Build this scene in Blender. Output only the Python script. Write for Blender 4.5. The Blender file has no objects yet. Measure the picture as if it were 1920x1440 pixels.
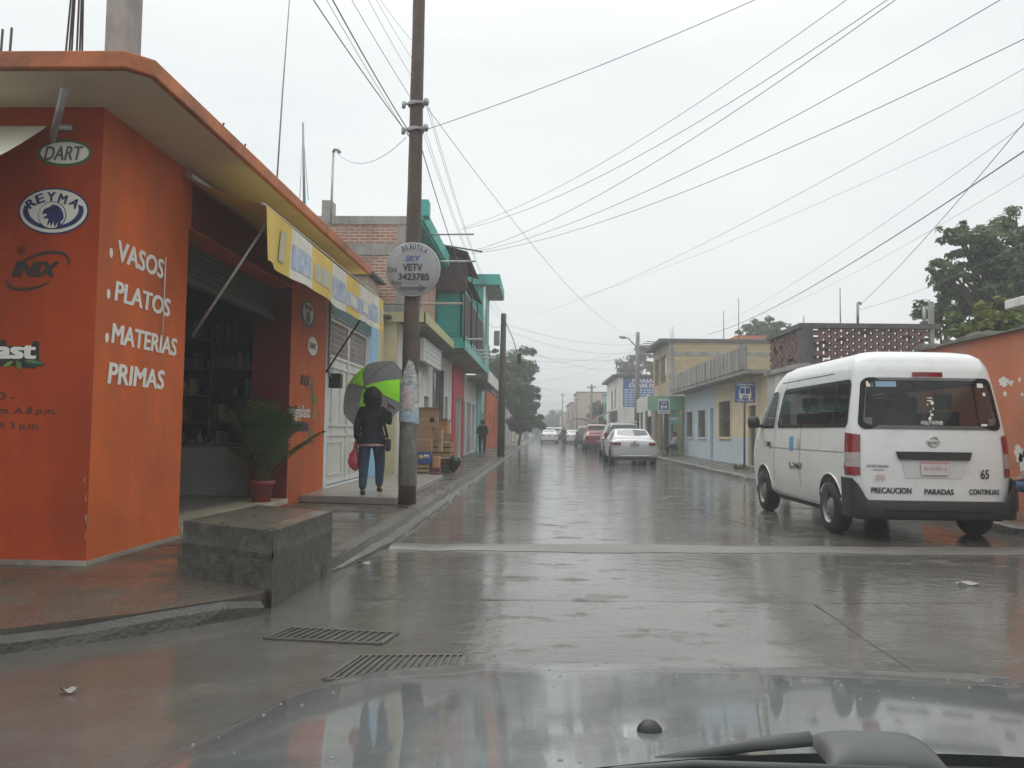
import bpy, bmesh, math, random
from mathutils import Vector as V, Matrix
from math import sin, cos, pi, radians as R
SC=bpy.context.scene; COL=SC.collection
# ------------------------------------------------------------------ camera, sky, sun, exposure
F=1550.0; CAM=V((0,0,1.3)); YAW,PIT,ROL=R(2.04),R(3.21),R(0.75)
dv=V((-sin(YAW)*cos(PIT),cos(YAW)*cos(PIT),sin(PIT))); r0=V((cos(YAW),sin(YAW),0)); u0=r0.cross(dv)
uv=u0*cos(ROL)-r0*sin(ROL); rv=r0*cos(ROL)+u0*sin(ROL)
cd=bpy.data.cameras.new('camera'); cam=bpy.data.objects.new('camera',cd); COL.objects.link(cam)
cd.sensor_width=36; cd.lens=36*F/1920; cd.clip_start=0.05; cd.clip_end=6000
cam.matrix_world=Matrix(((rv.x,uv.x,-dv.x,CAM.x),(rv.y,uv.y,-dv.y,CAM.y),(rv.z,uv.z,-dv.z,CAM.z),(0,0,0,1)))
SC.camera=cam
W=bpy.data.worlds.new('World'); SC.world=W; W.use_nodes=True
nt=W.node_tree; nt.nodes.clear()
def wn(t,**k):
    n=nt.nodes.new(t)
    for a,b in k.items(): setattr(n,a,b)
    return n
SUN_EL,SUN_ROT=R(60),R(338)
sk=wn('ShaderNodeTexSky',sky_type='NISHITA',sun_disc=False,sun_elevation=SUN_EL,sun_rotation=SUN_ROT)
tc=wn('ShaderNodeTexCoord'); mp=wn('ShaderNodeMapping'); mp.inputs['Scale'].default_value=(1,1,2.6)
nz=wn('ShaderNodeTexNoise'); nz.inputs['Scale'].default_value=2.2; nz.inputs['Detail'].default_value=5; nz.inputs['Roughness'].default_value=.55
rp=wn('ShaderNodeValToRGB'); rp.color_ramp.elements[0].position=.3; rp.color_ramp.elements[1].position=.7
rp.color_ramp.elements[0].color=(6.75,7.05,7.05,1); rp.color_ramp.elements[1].color=(8.05,8.2,8.05,1)
mx=wn('ShaderNodeMix',data_type='RGBA'); mx.inputs[0].default_value=.93
bg=wn('ShaderNodeBackground'); bg.inputs['Strength'].default_value=.1; wo=wn('ShaderNodeOutputWorld')
L=nt.links.new
L(tc.outputs['Generated'],mp.inputs[0]); L(mp.outputs[0],nz.inputs['Vector']); L(nz.outputs[0],rp.inputs[0])
L(sk.outputs[0],mx.inputs[6]); L(rp.outputs[0],mx.inputs[7]); sx=wn('ShaderNodeSeparateXYZ'); L(tc.outputs['Generated'],sx.inputs[0])   # an overcast sky is brightest overhead
zr_=wn('ShaderNodeMapRange'); zr_.inputs[1].default_value=.42; zr_.inputs[2].default_value=1; zr_.inputs[3].default_value=1; zr_.inputs[4].default_value=2.0; L(sx.outputs[2],zr_.inputs[0])
zm=wn('ShaderNodeVectorMath',operation='SCALE'); L(mx.outputs[2],zm.inputs[0]); L(zr_.outputs[0],zm.inputs['Scale']); L(zm.outputs[0],bg.inputs[0]); L(bg.outputs[0],wo.inputs[0])
sl=bpy.data.lights.new('sun','SUN'); so=bpy.data.objects.new('sun',sl); COL.objects.link(so)
sl.energy=.9; sl.angle=R(40); sl.color=(1,.97,.93)
so.rotation_euler=(pi/2-SUN_EL,0,pi-SUN_ROT)
SC.view_settings.view_transform='Standard'; SC.view_settings.look='None'; SC.view_settings.exposure=0.43; SC.view_settings.gamma=1
SC.cycles.max_bounces=6; SC.cycles.volume_bounces=0; SC.cycles.use_denoising=True
# ------------------------------------------------------------------ pixel helpers: where a sight line meets a known wall or the ground
def ray(px,py): return dv+rv*((px-960)/F)-uv*((py-720)/F)
def on(px,py,ax,val):
    k=ray(px,py); return CAM+k*((val-CAM[ax])/k[ax])
def oX(px,py,X): return on(px,py,0,X)
def oY(px,py,Y): return on(px,py,1,Y)
def oZ(px,py,Z=0): return on(px,py,2,Z)
# ------------------------------------------------------------------ object helpers
ROOT={}
def tag(o,label=None,cat=None,group=None,kind=None):
    if label: o['label']=label
    if cat: o['category']=cat
    if group: o['group']=group
    if kind: o['kind']=kind
    return o
def thing(name,label,cat,loc=(0,0,0),group=None):
    o=bpy.data.objects.new(name,None); COL.objects.link(o); o.location=loc; o.empty_display_size=.2
    ROOT[o.name]=V(loc); return tag(o,label,cat,group)
class MB:
    def __init__(s): s.v=[]; s.f=[]; s.smooth=set()
    def add(s,vs,fs,smooth=False):
        n=len(s.v); s.v+= [tuple(p) for p in vs]
        for f in fs:
            if smooth: s.smooth.add(len(s.f))
            s.f.append(tuple(i+n for i in f))
        return s
    def box(s,x0,x1,y0,y1,z0,z1):
        x0,x1=min(x0,x1),max(x0,x1); y0,y1=min(y0,y1),max(y0,y1); z0,z1=min(z0,z1),max(z0,z1)
        vs=[(x,y,z) for z in (z0,z1) for y in (y0,y1) for x in (x0,x1)]
        return s.add(vs,[(0,2,3,1),(4,5,7,6),(0,1,5,4),(2,6,7,3),(0,4,6,2),(1,3,7,5)])
    def obox(s,c,a,b,h,la,lb,lh):
        c,a,b,h=V(c),V(a).normalized(),V(b).normalized(),V(h).normalized()
        vs=[c+a*(i*la/2)+b*(j*lb/2)+h*(k*lh/2) for k in(-1,1) for j in(-1,1) for i in(-1,1)]
        return s.add(vs,[(0,2,3,1),(4,5,7,6),(0,1,5,4),(2,6,7,3),(0,4,6,2),(1,3,7,5)])
    def bar(s,p,q,w,h=None):
        p,q=V(p),V(q); d=(q-p); up=V((0,0,1)) if abs(d.normalized().z)<.95 else V((0,1,0))
        b=d.cross(up).normalized(); hh=b.cross(d).normalized()
        return s.obox((p+q)/2,d,b,hh,d.length,w,h or w)
    def tube(s,pts,r,n=8,cap=True,smooth=True):
        pts=[V(p) for p in pts]; rs=r if isinstance(r,(list,tuple)) else [r]*len(pts); vs=[];fs=[]
        t0=None
        for i,p in enumerate(pts):
            t=(pts[min(i+1,len(pts)-1)]-pts[max(i-1,0)]).normalized()
            if t0 is None:
                a=V((0,0,1)) if abs(t.z)<.9 else V((1,0,0)); b=t.cross(a).normalized()
            else:
                b=(b-t*b.dot(t)).normalized()
            t0=t; c=t.cross(b)
            vs+=[p+(b*cos(2*pi*k/n)+c*sin(2*pi*k/n))*rs[i] for k in range(n)]
        for i in range(len(pts)-1):
            for k in range(n):
                fs.append((i*n+k,i*n+(k+1)%n,(i+1)*n+(k+1)%n,(i+1)*n+k))
        s.add(vs,fs,smooth)
        if cap: m=len(s.v)-len(vs); s.f+= [tuple(m+k for k in range(n))[::-1], tuple(m+(len(pts)-1)*n+k for k in range(n))]
        return s
    def grid(s,fn,nu,nv,smooth=True):
        vs=[fn(i/nu,j/nv) for j in range(nv+1) for i in range(nu+1)]
        return s.add(vs,[(j*(nu+1)+i,j*(nu+1)+i+1,(j+1)*(nu+1)+i+1,(j+1)*(nu+1)+i) for j in range(nv) for i in range(nu)],smooth)
    def poly(s,pts): return s.add(pts,[tuple(range(len(pts)))])
    def prism(s,pts,ext):
        n=len(pts); e=V(ext); a=[V(p) for p in pts]
        return s.add(a+[p+e for p in a],[tuple(range(n))[::-1],tuple(range(n,2*n))]+[(i,(i+1)%n,n+(i+1)%n,n+i) for i in range(n)])
    def lathe(s,prof,c=(0,0,0),n=20,axis=(0,0,1),smooth=True):
        c=V(c); ax=V(axis).normalized(); a=ax.orthogonal().normalized(); b=ax.cross(a); m=len(prof)
        vs=[c+ax*h+(a*cos(2*pi*k/n)+b*sin(2*pi*k/n))*r for r,h in prof for k in range(n)]
        return s.add(vs,[(i*n+k,i*n+(k+1)%n,(i+1)*n+(k+1)%n,(i+1)*n+k) for i in range(m-1) for k in range(n)],smooth)
    def wall(s,ax,val,th,u0,u1,z0,z1,ops=()):
        """wall on the plane axis=val, thickness th (signed, away from the visible side), with real openings (ua,ub,za,zb)"""
        us=sorted({u0,u1}|{u for o in ops for u in o[:2] if u0<u<u1}); zs=sorted({z0,z1}|{z for o in ops for z in o[2:] if z0<z<z1})
        def P(u,z,d): return (val+d,u,z) if ax==0 else (u,val+d,z)
        sol={}
        for i in range(len(us)-1):
            for j in range(len(zs)-1):
                cu,cz=(us[i]+us[i+1])/2,(zs[j]+zs[j+1])/2
                sol[i,j]=not any(o[0]<cu<o[1] and o[2]<cz<o[3] for o in ops)
        for (i,j),k in sol.items():
            if not k: continue
            a,b,c,d=us[i],us[i+1],zs[j],zs[j+1]
            for e in (0,th): s.poly([P(a,c,e),P(b,c,e),P(b,d,e),P(a,d,e)])
            for (ii,jj,p,q) in ((i-1,j,(a,c),(a,d)),(i+1,j,(b,c),(b,d)),(i,j-1,(a,c),(b,c)),(i,j+1,(a,d),(b,d))):
                if not sol.get((ii,jj)): s.poly([P(*p,0),P(*q,0),P(*q,th),P(*p,th)])
        return s
    def build(s,name,m,parent=None,bevel=0,loc=None,seg=2,smooth=None,rec=True):
        me=bpy.data.meshes.new(name)
        if parent is None:
            if loc is None:
                n=len(s.v); loc=(sum(p[0] for p in s.v)/n,sum(p[1] for p in s.v)/n,min(p[2] for p in s.v))
            off=V(loc)
        else:
            q=parent
            while q.parent: q=q.parent
            off=ROOT.get(q.name,q.location)
        me.from_pydata([(p[0]-off.x,p[1]-off.y,p[2]-off.z) for p in s.v],[],s.f)
        for i in s.smooth: me.polygons[i].use_smooth=True
        bm=bmesh.new(); bm.from_mesh(me)
        if rec or bevel:
            bmesh.ops.remove_doubles(bm,verts=bm.verts,dist=1e-5)
            bmesh.ops.recalc_face_normals(bm,faces=bm.faces)
        if bevel:
            es=[e for e in bm.edges if len(e.link_faces)==2 and e.calc_face_angle(0)>.5]
            bmesh.ops.bevel(bm,geom=es,offset=bevel,segments=seg,affect='EDGES',profile=.5,clamp_overlap=True)
        bm.to_mesh(me); bm.free()
        if smooth: me.shade_smooth()
        me.materials.append(m)
        o=bpy.data.objects.new(name,me); COL.objects.link(o)
        if parent is None: o.location=off; ROOT[o.name]=off
        else: o.parent=parent
        return o
def kids(o): return [c for c in bpy.data.objects if c.parent==o]
def copy_tree(o,parent=None):
    c=o.copy(); COL.objects.link(c)
    if parent: c.parent=parent
    for ch in kids(o): copy_tree(ch,c)
    return c
def bulk_mesh(obj):
    bpy.context.view_layer.update(); dg=bpy.context.evaluated_depsgraph_get()
    return bpy.data.meshes.new_from_object(obj.evaluated_get(dg))
def text(st,P,width,height,right,up,m,parent,name='lettering',bold=.012,shear=0,eps=.004,fit=True,arc=None,thick=0):
    cu=bpy.data.curves.new('t','FONT'); cu.body=st; cu.size=1; cu.offset=bold; cu.shear=shear; cu.resolution_u=3; cu.extrude=thick
    fat=bold if bold>.015 else 0
    if fat: cu.offset=0
    o=bpy.data.objects.new('t',cu); COL.objects.link(o); me=bulk_mesh(o); bpy.data.objects.remove(o); bpy.data.curves.remove(cu)
    P,right,up=V(P),V(right).normalized(),V(up).normalized(); n=right.cross(up)
    if fat: # heavier strokes: shifted copies a hair apart in depth
        bm=bmesh.new(); bm.from_mesh(me); src=list(bm.faces)
        for i,(ax,ay) in enumerate(((1,.5),(-1,.5),(1,-.5),(-1,-.5))):
            g=bmesh.ops.duplicate(bm,geom=src); bmesh.ops.translate(bm,verts=[e for e in g['geom'] if isinstance(e,bmesh.types.BMVert)],vec=(ax*fat,ay*fat,.0007*(i+1)))
        bm.to_mesh(me); bm.free()
    xs=[v.co.x for v in me.vertices]; ys=[v.co.y for v in me.vertices]
    x0,x1,y0,y1=min(xs),max(xs),min(ys),max(ys)
    sy=height/(y1-y0); sx=width/(x1-x0) if fit else sy
    q=parent
    while q.parent: q=q.parent
    off=ROOT.get(q.name,q.location)
    for v in me.vertices:
        x,y=(v.co.x-x0)*sx,(v.co.y-y0)*sy
        if arc:
            ra,rb,a0,a1=arc; t=a0+(a1-a0)*x/width; p=P+right*((ra+y)*cos(t))+up*((rb+y)*sin(t))
        else: p=P+right*x+up*y
        v.co=p+n*(eps+v.co.z)-off
    me.materials.clear(); me.materials.append(m); me.name=name
    o=bpy.data.objects.new(name,me); COL.objects.link(o); o.parent=parent
    return o
def flat(pts2,P,right,up,m,parent,name,eps=.003,th=0):
    P,right,up=V(P),V(right),V(up); n=right.cross(up); b=MB()
    a=[P+right*x+up*y+n*eps for x,y in pts2]
    if th: b.prism(a,n*th)
    else: b.poly(a)
    return b.build(name,m,parent)
def ell(rx,ry,n=36,cx=0,cy=0,a0=0,a1=2*pi): return [(cx+rx*cos(a0+(a1-a0)*k/n),cy+ry*sin(a0+(a1-a0)*k/n)) for k in range(n+(0 if abs(a1-a0-2*pi)<1e-6 else 1))]
def cres(rx,ry,rx2,ry2,dx,dy,a0,a1,n=20): # crescent band
    o=[(rx*cos(a0+(a1-a0)*k/n),ry*sin(a0+(a1-a0)*k/n)) for k in range(n+1)]
    i=[(dx+rx2*cos(a0+(a1-a0)*k/n),dy+ry2*sin(a0+(a1-a0)*k/n)) for k in range(n+1)]
    return o+i[::-1]
# ------------------------------------------------------------------ materials
MATS={}
def mat(name,col,rough=.7,var=.18,scale=2.5,bump=.12,bscale=35,metal=0,coat=0,dirt=None,damt=.5,dscale=1.2,streak=False,spec=.5,coatr=.05,alpha=1,trans=0,emit=None,ior=1.45,rvar=.1):
    if name in MATS: return MATS[name]
    m=bpy.data.materials.new(name); m.use_nodes=True; MATS[name]=m; t=m.node_tree; b=t.nodes['Principled BSDF']; l=t.links.new
    def N(k,**a):
        n=t.nodes.new(k)
        for x,y in a.items(): setattr(n,x,y)
        return n
    co=N('ShaderNodeTexCoord'); c=list(col)
    n1=N('ShaderNodeTexNoise'); n1.inputs['Scale'].default_value=scale; n1.inputs['Detail'].default_value=6; n1.inputs['Roughness'].default_value=.62
    l(co.outputs['Object'],n1.inputs['Vector'])
    r=N('ShaderNodeValToRGB'); r.color_ramp.elements[0].position=.32; r.color_ramp.elements[1].position=.68
    r.color_ramp.elements[0].color=[max(0,x*(1-var)) for x in c]+[1]; r.color_ramp.elements[1].color=[min(1,x*(1+var*.6)) for x in c]+[1]
    l(n1.outputs[0],r.inputs[0]); out=r.outputs[0]
    if dirt:
        mpn=N('ShaderNodeMapping'); mpn.inputs['Scale'].default_value=(1,1,7) if streak=='h' else (1,1,.18) if streak else (1,1,1); l(co.outputs['Object'],mpn.inputs[0])
        n2=N('ShaderNodeTexNoise'); n2.inputs['Scale'].default_value=dscale; n2.inputs['Detail'].default_value=8; n2.inputs['Roughness'].default_value=.68; l(mpn.outputs[0],n2.inputs['Vector'])
        r2=N('ShaderNodeValToRGB'); r2.color_ramp.elements[0].position=.62-.3*damt; r2.color_ramp.elements[1].position=.78-.12*damt; l(n2.outputs[0],r2.inputs[0])
        mm=N('ShaderNodeMix',data_type='RGBA'); l(r2.outputs[0],mm.inputs[0]); l(out,mm.inputs[6]); mm.inputs[7].default_value=list(dirt)+[1]; out=mm.outputs[2]
    l(out,b.inputs['Base Color'])
    b.inputs['Metallic'].default_value=metal; b.inputs['Specular IOR Level'].default_value=spec; b.inputs['IOR'].default_value=ior
    if rvar:
        mr=N('ShaderNodeMapRange'); mr.inputs[3].default_value=max(0,rough-rvar); mr.inputs[4].default_value=min(1,rough+rvar); l(n1.outputs[0],mr.inputs[0]); l(mr.outputs[0],b.inputs['Roughness'])
    else: b.inputs['Roughness'].default_value=rough
    if coat: b.inputs['Coat Weight'].default_value=coat; b.inputs['Coat Roughness'].default_value=coatr
    if trans: b.inputs['Transmission Weight'].default_value=trans
    if alpha<1: b.inputs['Alpha'].default_value=alpha
    if emit: b.inputs['Emission Color'].default_value=list(emit[:3])+[1]; b.inputs['Emission Strength'].default_value=emit[3]
    if bump:
        n3=N('ShaderNodeTexNoise'); n3.inputs['Scale'].default_value=bscale; n3.inputs['Detail'].default_value=4; l(co.outputs['Object'],n3.inputs['Vector'])
        bp=N('ShaderNodeBump'); bp.inputs['Strength'].default_value=bump; bp.inputs['Distance'].default_value=.02; l(n3.outputs[0],bp.inputs['Height']); l(bp.outputs[0],b.inputs['Normal'])
    return m
def brickmat(name,c1,c2,mortar,bw=.24,bh=.07,mort=.012,bump=.4,rough=.85,dirt=(.06,.055,.05),damt=.35):
    m=bpy.data.materials.new(name); m.use_nodes=True; MATS[name]=m; t=m.node_tree; b=t.nodes['Principled BSDF']; l=t.links.new
    co=t.nodes.new('ShaderNodeTexCoord'); sp=t.nodes.new('ShaderNodeSeparateXYZ'); l(co.outputs['Object'],sp.inputs[0])
    ad=t.nodes.new('ShaderNodeMath'); l(sp.outputs[0],ad.inputs[0]); l(sp.outputs[1],ad.inputs[1])
    cb=t.nodes.new('ShaderNodeCombineXYZ'); l(ad.outputs[0],cb.inputs[0]); l(sp.outputs[2],cb.inputs[1])
    br=t.nodes.new('ShaderNodeTexBrick'); l(cb.outputs[0],br.inputs['Vector'])
    for k,x in (('Color1',c1),('Color2',c2),('Mortar',mortar)): br.inputs[k].default_value=list(x)+[1]
    br.inputs['Scale'].default_value=1; br.inputs['Mortar Size'].default_value=mort; br.inputs['Brick Width'].default_value=bw; br.inputs['Row Height'].default_value=bh; br.inputs['Bias'].default_value=-.1; br.inputs['Mortar Smooth'].default_value=.3
    n=t.nodes.new('ShaderNodeTexNoise'); n.inputs['Scale'].default_value=1.6; n.inputs['Detail'].default_value=9; n.inputs['Roughness'].default_value=.7; l(co.outputs['Object'],n.inputs['Vector'])
    r=t.nodes.new('ShaderNodeValToRGB'); r.color_ramp.elements[0].position=.62-.3*damt; r.color_ramp.elements[1].position=.85-.12*damt; l(n.outputs[0],r.inputs[0])
    mm=t.nodes.new('ShaderNodeMix'); mm.data_type='RGBA'; l(r.outputs[0],mm.inputs[0]); l(br.outputs['Color'],mm.inputs[6]); mm.inputs[7].default_value=list(dirt)+[1]
    l(mm.outputs[2],b.inputs['Base Color']); b.inputs['Roughness'].default_value=rough
    bp=t.nodes.new('ShaderNodeBump'); bp.inputs['Strength'].default_value=bump; bp.inputs['Distance'].default_value=.02; bp.invert=True; l(br.outputs['Fac'],bp.inputs['Height']); l(bp.outputs[0],b.inputs['Normal'])
    return m
def wetmat(name,col,col2,film=.3,pud=.035,pscale=.35,thr=.5,soft=.1,ripple=.06,joints=None,stain=None,dry=.575):
    """wet concrete: a water film over it, smooth where it stands in puddles"""
    m=bpy.data.materials.new(name); m.use_nodes=True; MATS[name]=m; t=m.node_tree; b=t.nodes['Principled BSDF']; l=t.links.new
    def N(k,**a):
        n=t.nodes.new(k)
        for x,y in a.items(): setattr(n,x,y)
        return n
    def NO(sc,det,vec,rough=.6):
        n=N('ShaderNodeTexNoise'); n.inputs['Scale'].default_value=sc; n.inputs['Detail'].default_value=det; n.inputs['Roughness'].default_value=rough; l(vec,n.inputs['Vector']); return n
    g=N('ShaderNodeNewGeometry'); pos=g.outputs['Position']
    big=NO(.9,7,pos,.7); r=N('ShaderNodeValToRGB'); r.color_ramp.elements[0].position=.3; r.color_ramp.elements[1].position=.7
    r.color_ramp.elements[0].color=list(col)+[1]; r.color_ramp.elements[1].color=list(col2)+[1]; l(big.outputs[0],r.inputs[0]); out=r.outputs[0]
    fine=NO(55,3,pos); mf=N('ShaderNodeMix',data_type='RGBA',blend_type='MULTIPLY'); mf.inputs[0].default_value=.5; l(out,mf.inputs[6])
    rf=N('ShaderNodeValToRGB'); rf.color_ramp.elements[0].color=(.35,.35,.35,1); rf.color_ramp.elements[1].color=(1,1,1,1); rf.color_ramp.elements[1].position=.62; l(fine.outputs[0],rf.inputs[0]); l(rf.outputs[0],mf.inputs[7]); out=mf.outputs[2]
    if stain:
        st=NO(stain[1],6,pos,.65); rs=N('ShaderNodeValToRGB'); rs.color_ramp.elements[0].position=.5; rs.color_ramp.elements[1].position=.66; l(st.outputs[0],rs.inputs[0])
        ms=N('ShaderNodeMix',data_type='RGBA'); l(rs.outputs[0],ms.inputs[0]); l(out,ms.inputs[6]); ms.inputs[7].default_value=list(stain[0])+[1]; out=ms.outputs[2]
    l(out,b.inputs['Base Color']); b.inputs['Roughness'].default_value=.65; b.inputs['Specular IOR Level'].default_value=.2
    pm=NO(pscale,6,pos,.58); pr=N('ShaderNodeValToRGB'); pr.color_ramp.elements[0].position=thr-soft; pr.color_ramp.elements[1].position=thr+soft; l(pm.outputs[0],pr.inputs[0])
    mr=N('ShaderNodeMapRange'); mr.inputs[3].default_value=film; mr.inputs[4].default_value=pud; l(pr.outputs[0],mr.inputs[0]); l(mr.outputs[0],b.inputs['Coat Roughness'])
    # rough concrete standing out of the water: broken, duller patches
    mpw=N('ShaderNodeMapping'); mpw.inputs['Scale'].default_value=(.8,1.25,1); l(pos,mpw.inputs[0])
    em=NO(1.7,10,mpw.outputs[0],.72); er=N('ShaderNodeValToRGB'); er.color_ramp.elements[0].position=dry-.035; er.color_ramp.elements[1].position=dry+.05; l(em.outputs[0],er.inputs[0])
    cw=N('ShaderNodeMapRange'); cw.inputs[3].default_value=1; cw.inputs[4].default_value=.3; l(er.outputs[0],cw.inputs[0]); l(cw.outputs[0],b.inputs['Coat Weight']); b.inputs['Coat IOR'].default_value=1.36
    crg=N('ShaderNodeMath',operation='MULTIPLY_ADD'); crg.inputs[1].default_value=.22; l(er.outputs[0],crg.inputs[0]); l(mr.outputs[0],crg.inputs[2]); l(crg.outputs[0],b.inputs['Coat Roughness'])
    # ripples on standing water, grain on the film
    mpn=N('ShaderNodeMapping'); mpn.inputs['Scale'].default_value=(1,1.5,1); l(pos,mpn.inputs[0])
    rip=NO(5,4,mpn.outputs[0],.62); gr=NO(38,3,pos,.6)
    mh=N('ShaderNodeMix',data_type='FLOAT'); l(pr.outputs[0],mh.inputs[0]); 
    a1=N('ShaderNodeMath',operation='MULTIPLY'); a1.inputs[1].default_value=.22; l(gr.outputs[0],a1.inputs[0]); a2=N('ShaderNodeMath',operation='MULTIPLY'); a2.inputs[1].default_value=ripple*4; l(rip.outputs[0],a2.inputs[0])
    l(a1.outputs[0],mh.inputs[2]); l(a2.outputs[0],mh.inputs[3])
    bp=N('ShaderNodeBump'); bp.inputs['Strength'].default_value=.35; bp.inputs['Distance'].default_value=.02; l(mh.outputs[0],bp.inputs['Height']); l(bp.outputs[0],b.inputs['Coat Normal'])
    bp2=N('ShaderNodeBump'); bp2.inputs['Strength'].default_value=.4; bp2.inputs['Distance'].default_value=.02; l(gr.outputs[0],bp2.inputs['Height']); l(bp2.outputs[0],b.inputs['Normal'])
    return m
def translucent(m,f):
    t=m.node_tree; b=t.nodes['Principled BSDF']; tr=t.nodes.new('ShaderNodeBsdfTranslucent'); x=t.nodes.new('ShaderNodeMixShader'); x.inputs[0].default_value=f
    t.links.new(b.inputs['Base Color'].links[0].from_socket,tr.inputs['Color']); t.links.new(b.outputs[0],x.inputs[1]); t.links.new(tr.outputs[0],x.inputs[2]); t.links.new(x.outputs[0],t.nodes['Material Output'].inputs['Surface'])
def leafmat(name,c1,c2,rough=.55):
    m=bpy.data.materials.new(name); m.use_nodes=True; MATS[name]=m; t=m.node_tree; b=t.nodes['Principled BSDF']; l=t.links.new
    co=t.nodes.new('ShaderNodeTexCoord'); n=t.nodes.new('ShaderNodeTexNoise'); n.inputs['Scale'].default_value=1.3; n.inputs['Detail'].default_value=5; l(co.outputs['Object'],n.inputs['Vector'])
    r=t.nodes.new('ShaderNodeValToRGB'); r.color_ramp.elements[0].position=.35; r.color_ramp.elements[1].position=.65; r.color_ramp.elements[0].color=list(c1)+[1]; r.color_ramp.elements[1].color=list(c2)+[1]
    l(n.outputs[0],r.inputs[0]); l(r.outputs[0],b.inputs['Base Color']); b.inputs['Roughness'].default_value=rough; b.inputs['Specular IOR Level'].default_value=.3
    translucent(m,.35); return m
Z,X1,Y1=(0,0,1),(1,0,0),(0,1,0)
GR=(.10,.095,.085)
m_road=wetmat('wet_concrete_road',(.055,.05,.041),(.108,.102,.086),film=.09,pud=.018,pscale=.33,thr=.46,soft=.08,ripple=.2,stain=((.06,.053,.042),.55))
m_walk=wetmat('wet_concrete_walk',(.062,.05,.038),(.108,.095,.075),film=.36,pud=.08,pscale=.5,thr=.55,soft=.12,ripple=.03,stain=((.06,.048,.036),.8),dry=.52)
m_kerb=mat('kerb_concrete',(.14,.132,.117),.5,.4,9,.9,45,dirt=(.06,.055,.047),damt=.75,dscale=6,coat=.35,coatr=.25)
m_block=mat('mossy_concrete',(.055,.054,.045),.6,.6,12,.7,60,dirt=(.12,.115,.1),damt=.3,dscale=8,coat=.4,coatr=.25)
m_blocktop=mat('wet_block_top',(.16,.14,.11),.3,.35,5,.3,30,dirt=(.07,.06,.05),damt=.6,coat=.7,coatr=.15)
m_orF=mat('front_wall_red_orange',(.39,.057,.013),.7,.2,1.2,.28,22,dirt=(.25,.042,.017),damt=.55,dscale=1.8,streak=True,spec=.2)  # front face coloured darker and redder than the street face
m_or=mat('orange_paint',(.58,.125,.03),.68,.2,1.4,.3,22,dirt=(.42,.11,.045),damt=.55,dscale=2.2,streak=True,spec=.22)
m_orpale=mat('worn_orange_paint',(.52,.16,.07),.7,.18,1.4,.14,60,dirt=(.4,.2,.13),damt=.5,dscale=1.5)
m_maroon=mat('dark_red_paint',(.16,.028,.018),.65,.15,2,.1)
m_slab=mat('orange_slab_edge',(.5,.16,.06),.7,.3,3,.25,40,dirt=(.14,.075,.045),damt=.55,dscale=1.6)
m_soffit=mat('cream_soffit',(.62,.55,.42),.8,.14,1.2,.08,60,dirt=(.5,.42,.28),damt=.4)
m_white=mat('white_paint_wall',(.7,.69,.65),.7,.1,1.5,.08,50,dirt=(.42,.4,.36),damt=.45,streak=True,dscale=1.5)
m_letter=mat('white_sign_paint',(.78,.76,.7),.6,.08,6,.03)
m_black=mat('black_sign_paint',(.02,.02,.02),.55,.2,6,.02)
m_dred=mat('dark_sign_paint',(.055,.018,.014),.6,.2,6,.02)
m_blue=mat('navy_sign_paint',(.02,.035,.13),.55,.15,6,.02)
m_gr=mat('green_sign_paint',(.06,.16,.06),.6,.2,6,.02)
m_dgrey=mat('dart_grey_paint',(.13,.14,.13),.6,.15,6,.02)
m_conc=mat('bare_concrete',(.36,.345,.32),.8,.22,2.5,.3,30,dirt=(.11,.105,.095),damt=.6,dscale=1.5,streak=True)
m_dconc=mat('dark_wet_concrete',(.12,.115,.105),.7,.3,2.5,.3,30,dirt=(.04,.04,.037),damt=.6,dscale=1.5,streak=True)
m_plinth=mat('pale_plinth_concrete',(.32,.29,.24),.6,.3,4,.3,30,dirt=(.12,.1,.075),damt=.6,dscale=2)
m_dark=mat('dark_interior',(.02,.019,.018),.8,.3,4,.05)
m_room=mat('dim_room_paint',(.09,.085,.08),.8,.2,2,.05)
m_metal=mat('grey_metal',(.3,.31,.31),.4,.2,8,.05,metal=.7)
m_steel=mat('galvanised_steel',(.45,.46,.46),.45,.2,8,.05,metal=.6)
m_rust=mat('rusty_steel',(.06,.045,.036),.75,.3,9,.2)
m_gate=mat('white_gate_paint',(.62,.61,.56),.5,.12,2,.05,40,dirt=(.34,.3,.25),damt=.4,streak=True,dscale=2)
m_teal=mat('teal_paint',(.06,.42,.36),.65,.18,1.6,.1,50,dirt=(.05,.22,.2),damt=.4,streak=True)
m_ltteal=mat('pale_teal_paint',(.22,.5,.47),.65,.15,1.6,.1,50,dirt=(.2,.33,.31),damt=.4,streak=True)
m_ltblue=mat('pale_blue_paint',(.6,.7,.78),.7,.12,1.6,.1,50,dirt=(.62,.62,.6),damt=.6,streak=True)
m_skyblue=mat('sky_blue_paint',(.25,.5,.7),.6,.1,2,.08)
m_cream=mat('cream_paint',(.58,.52,.33),.7,.14,1.6,.1,50,dirt=(.4,.35,.24),damt=.45,streak=True)
m_yel=mat('ochre_paint',(.82,.68,.45),.7,.14,1.6,.1,50,dirt=(.66,.6,.5),damt=.5,streak=True)
m_red=mat('red_paint',(.6,.03,.045),.55,.12,1.6,.06)
m_pink=mat('pink_paint',(.55,.27,.23),.7,.15,1.6,.1,dirt=(.4,.22,.18),damt=.4)
m_green=mat('green_canopy_paint',(.2,.42,.27),.6,.15,2,.06)
m_maroon2=mat('maroon_canvas',(.14,.03,.045),.8,.2,4,.1)
m_brick=brickmat('red_brick',(.36,.15,.1),(.44,.22,.15),(.5,.42,.35),.25,.078,.018,damt=.4,dirt=(.2,.15,.12))
m_yblock=brickmat('yellow_block',(.44,.34,.17),(.5,.4,.22),(.34,.27,.16),.5,.24,.018,damt=.5,dirt=(.33,.25,.15))
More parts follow.
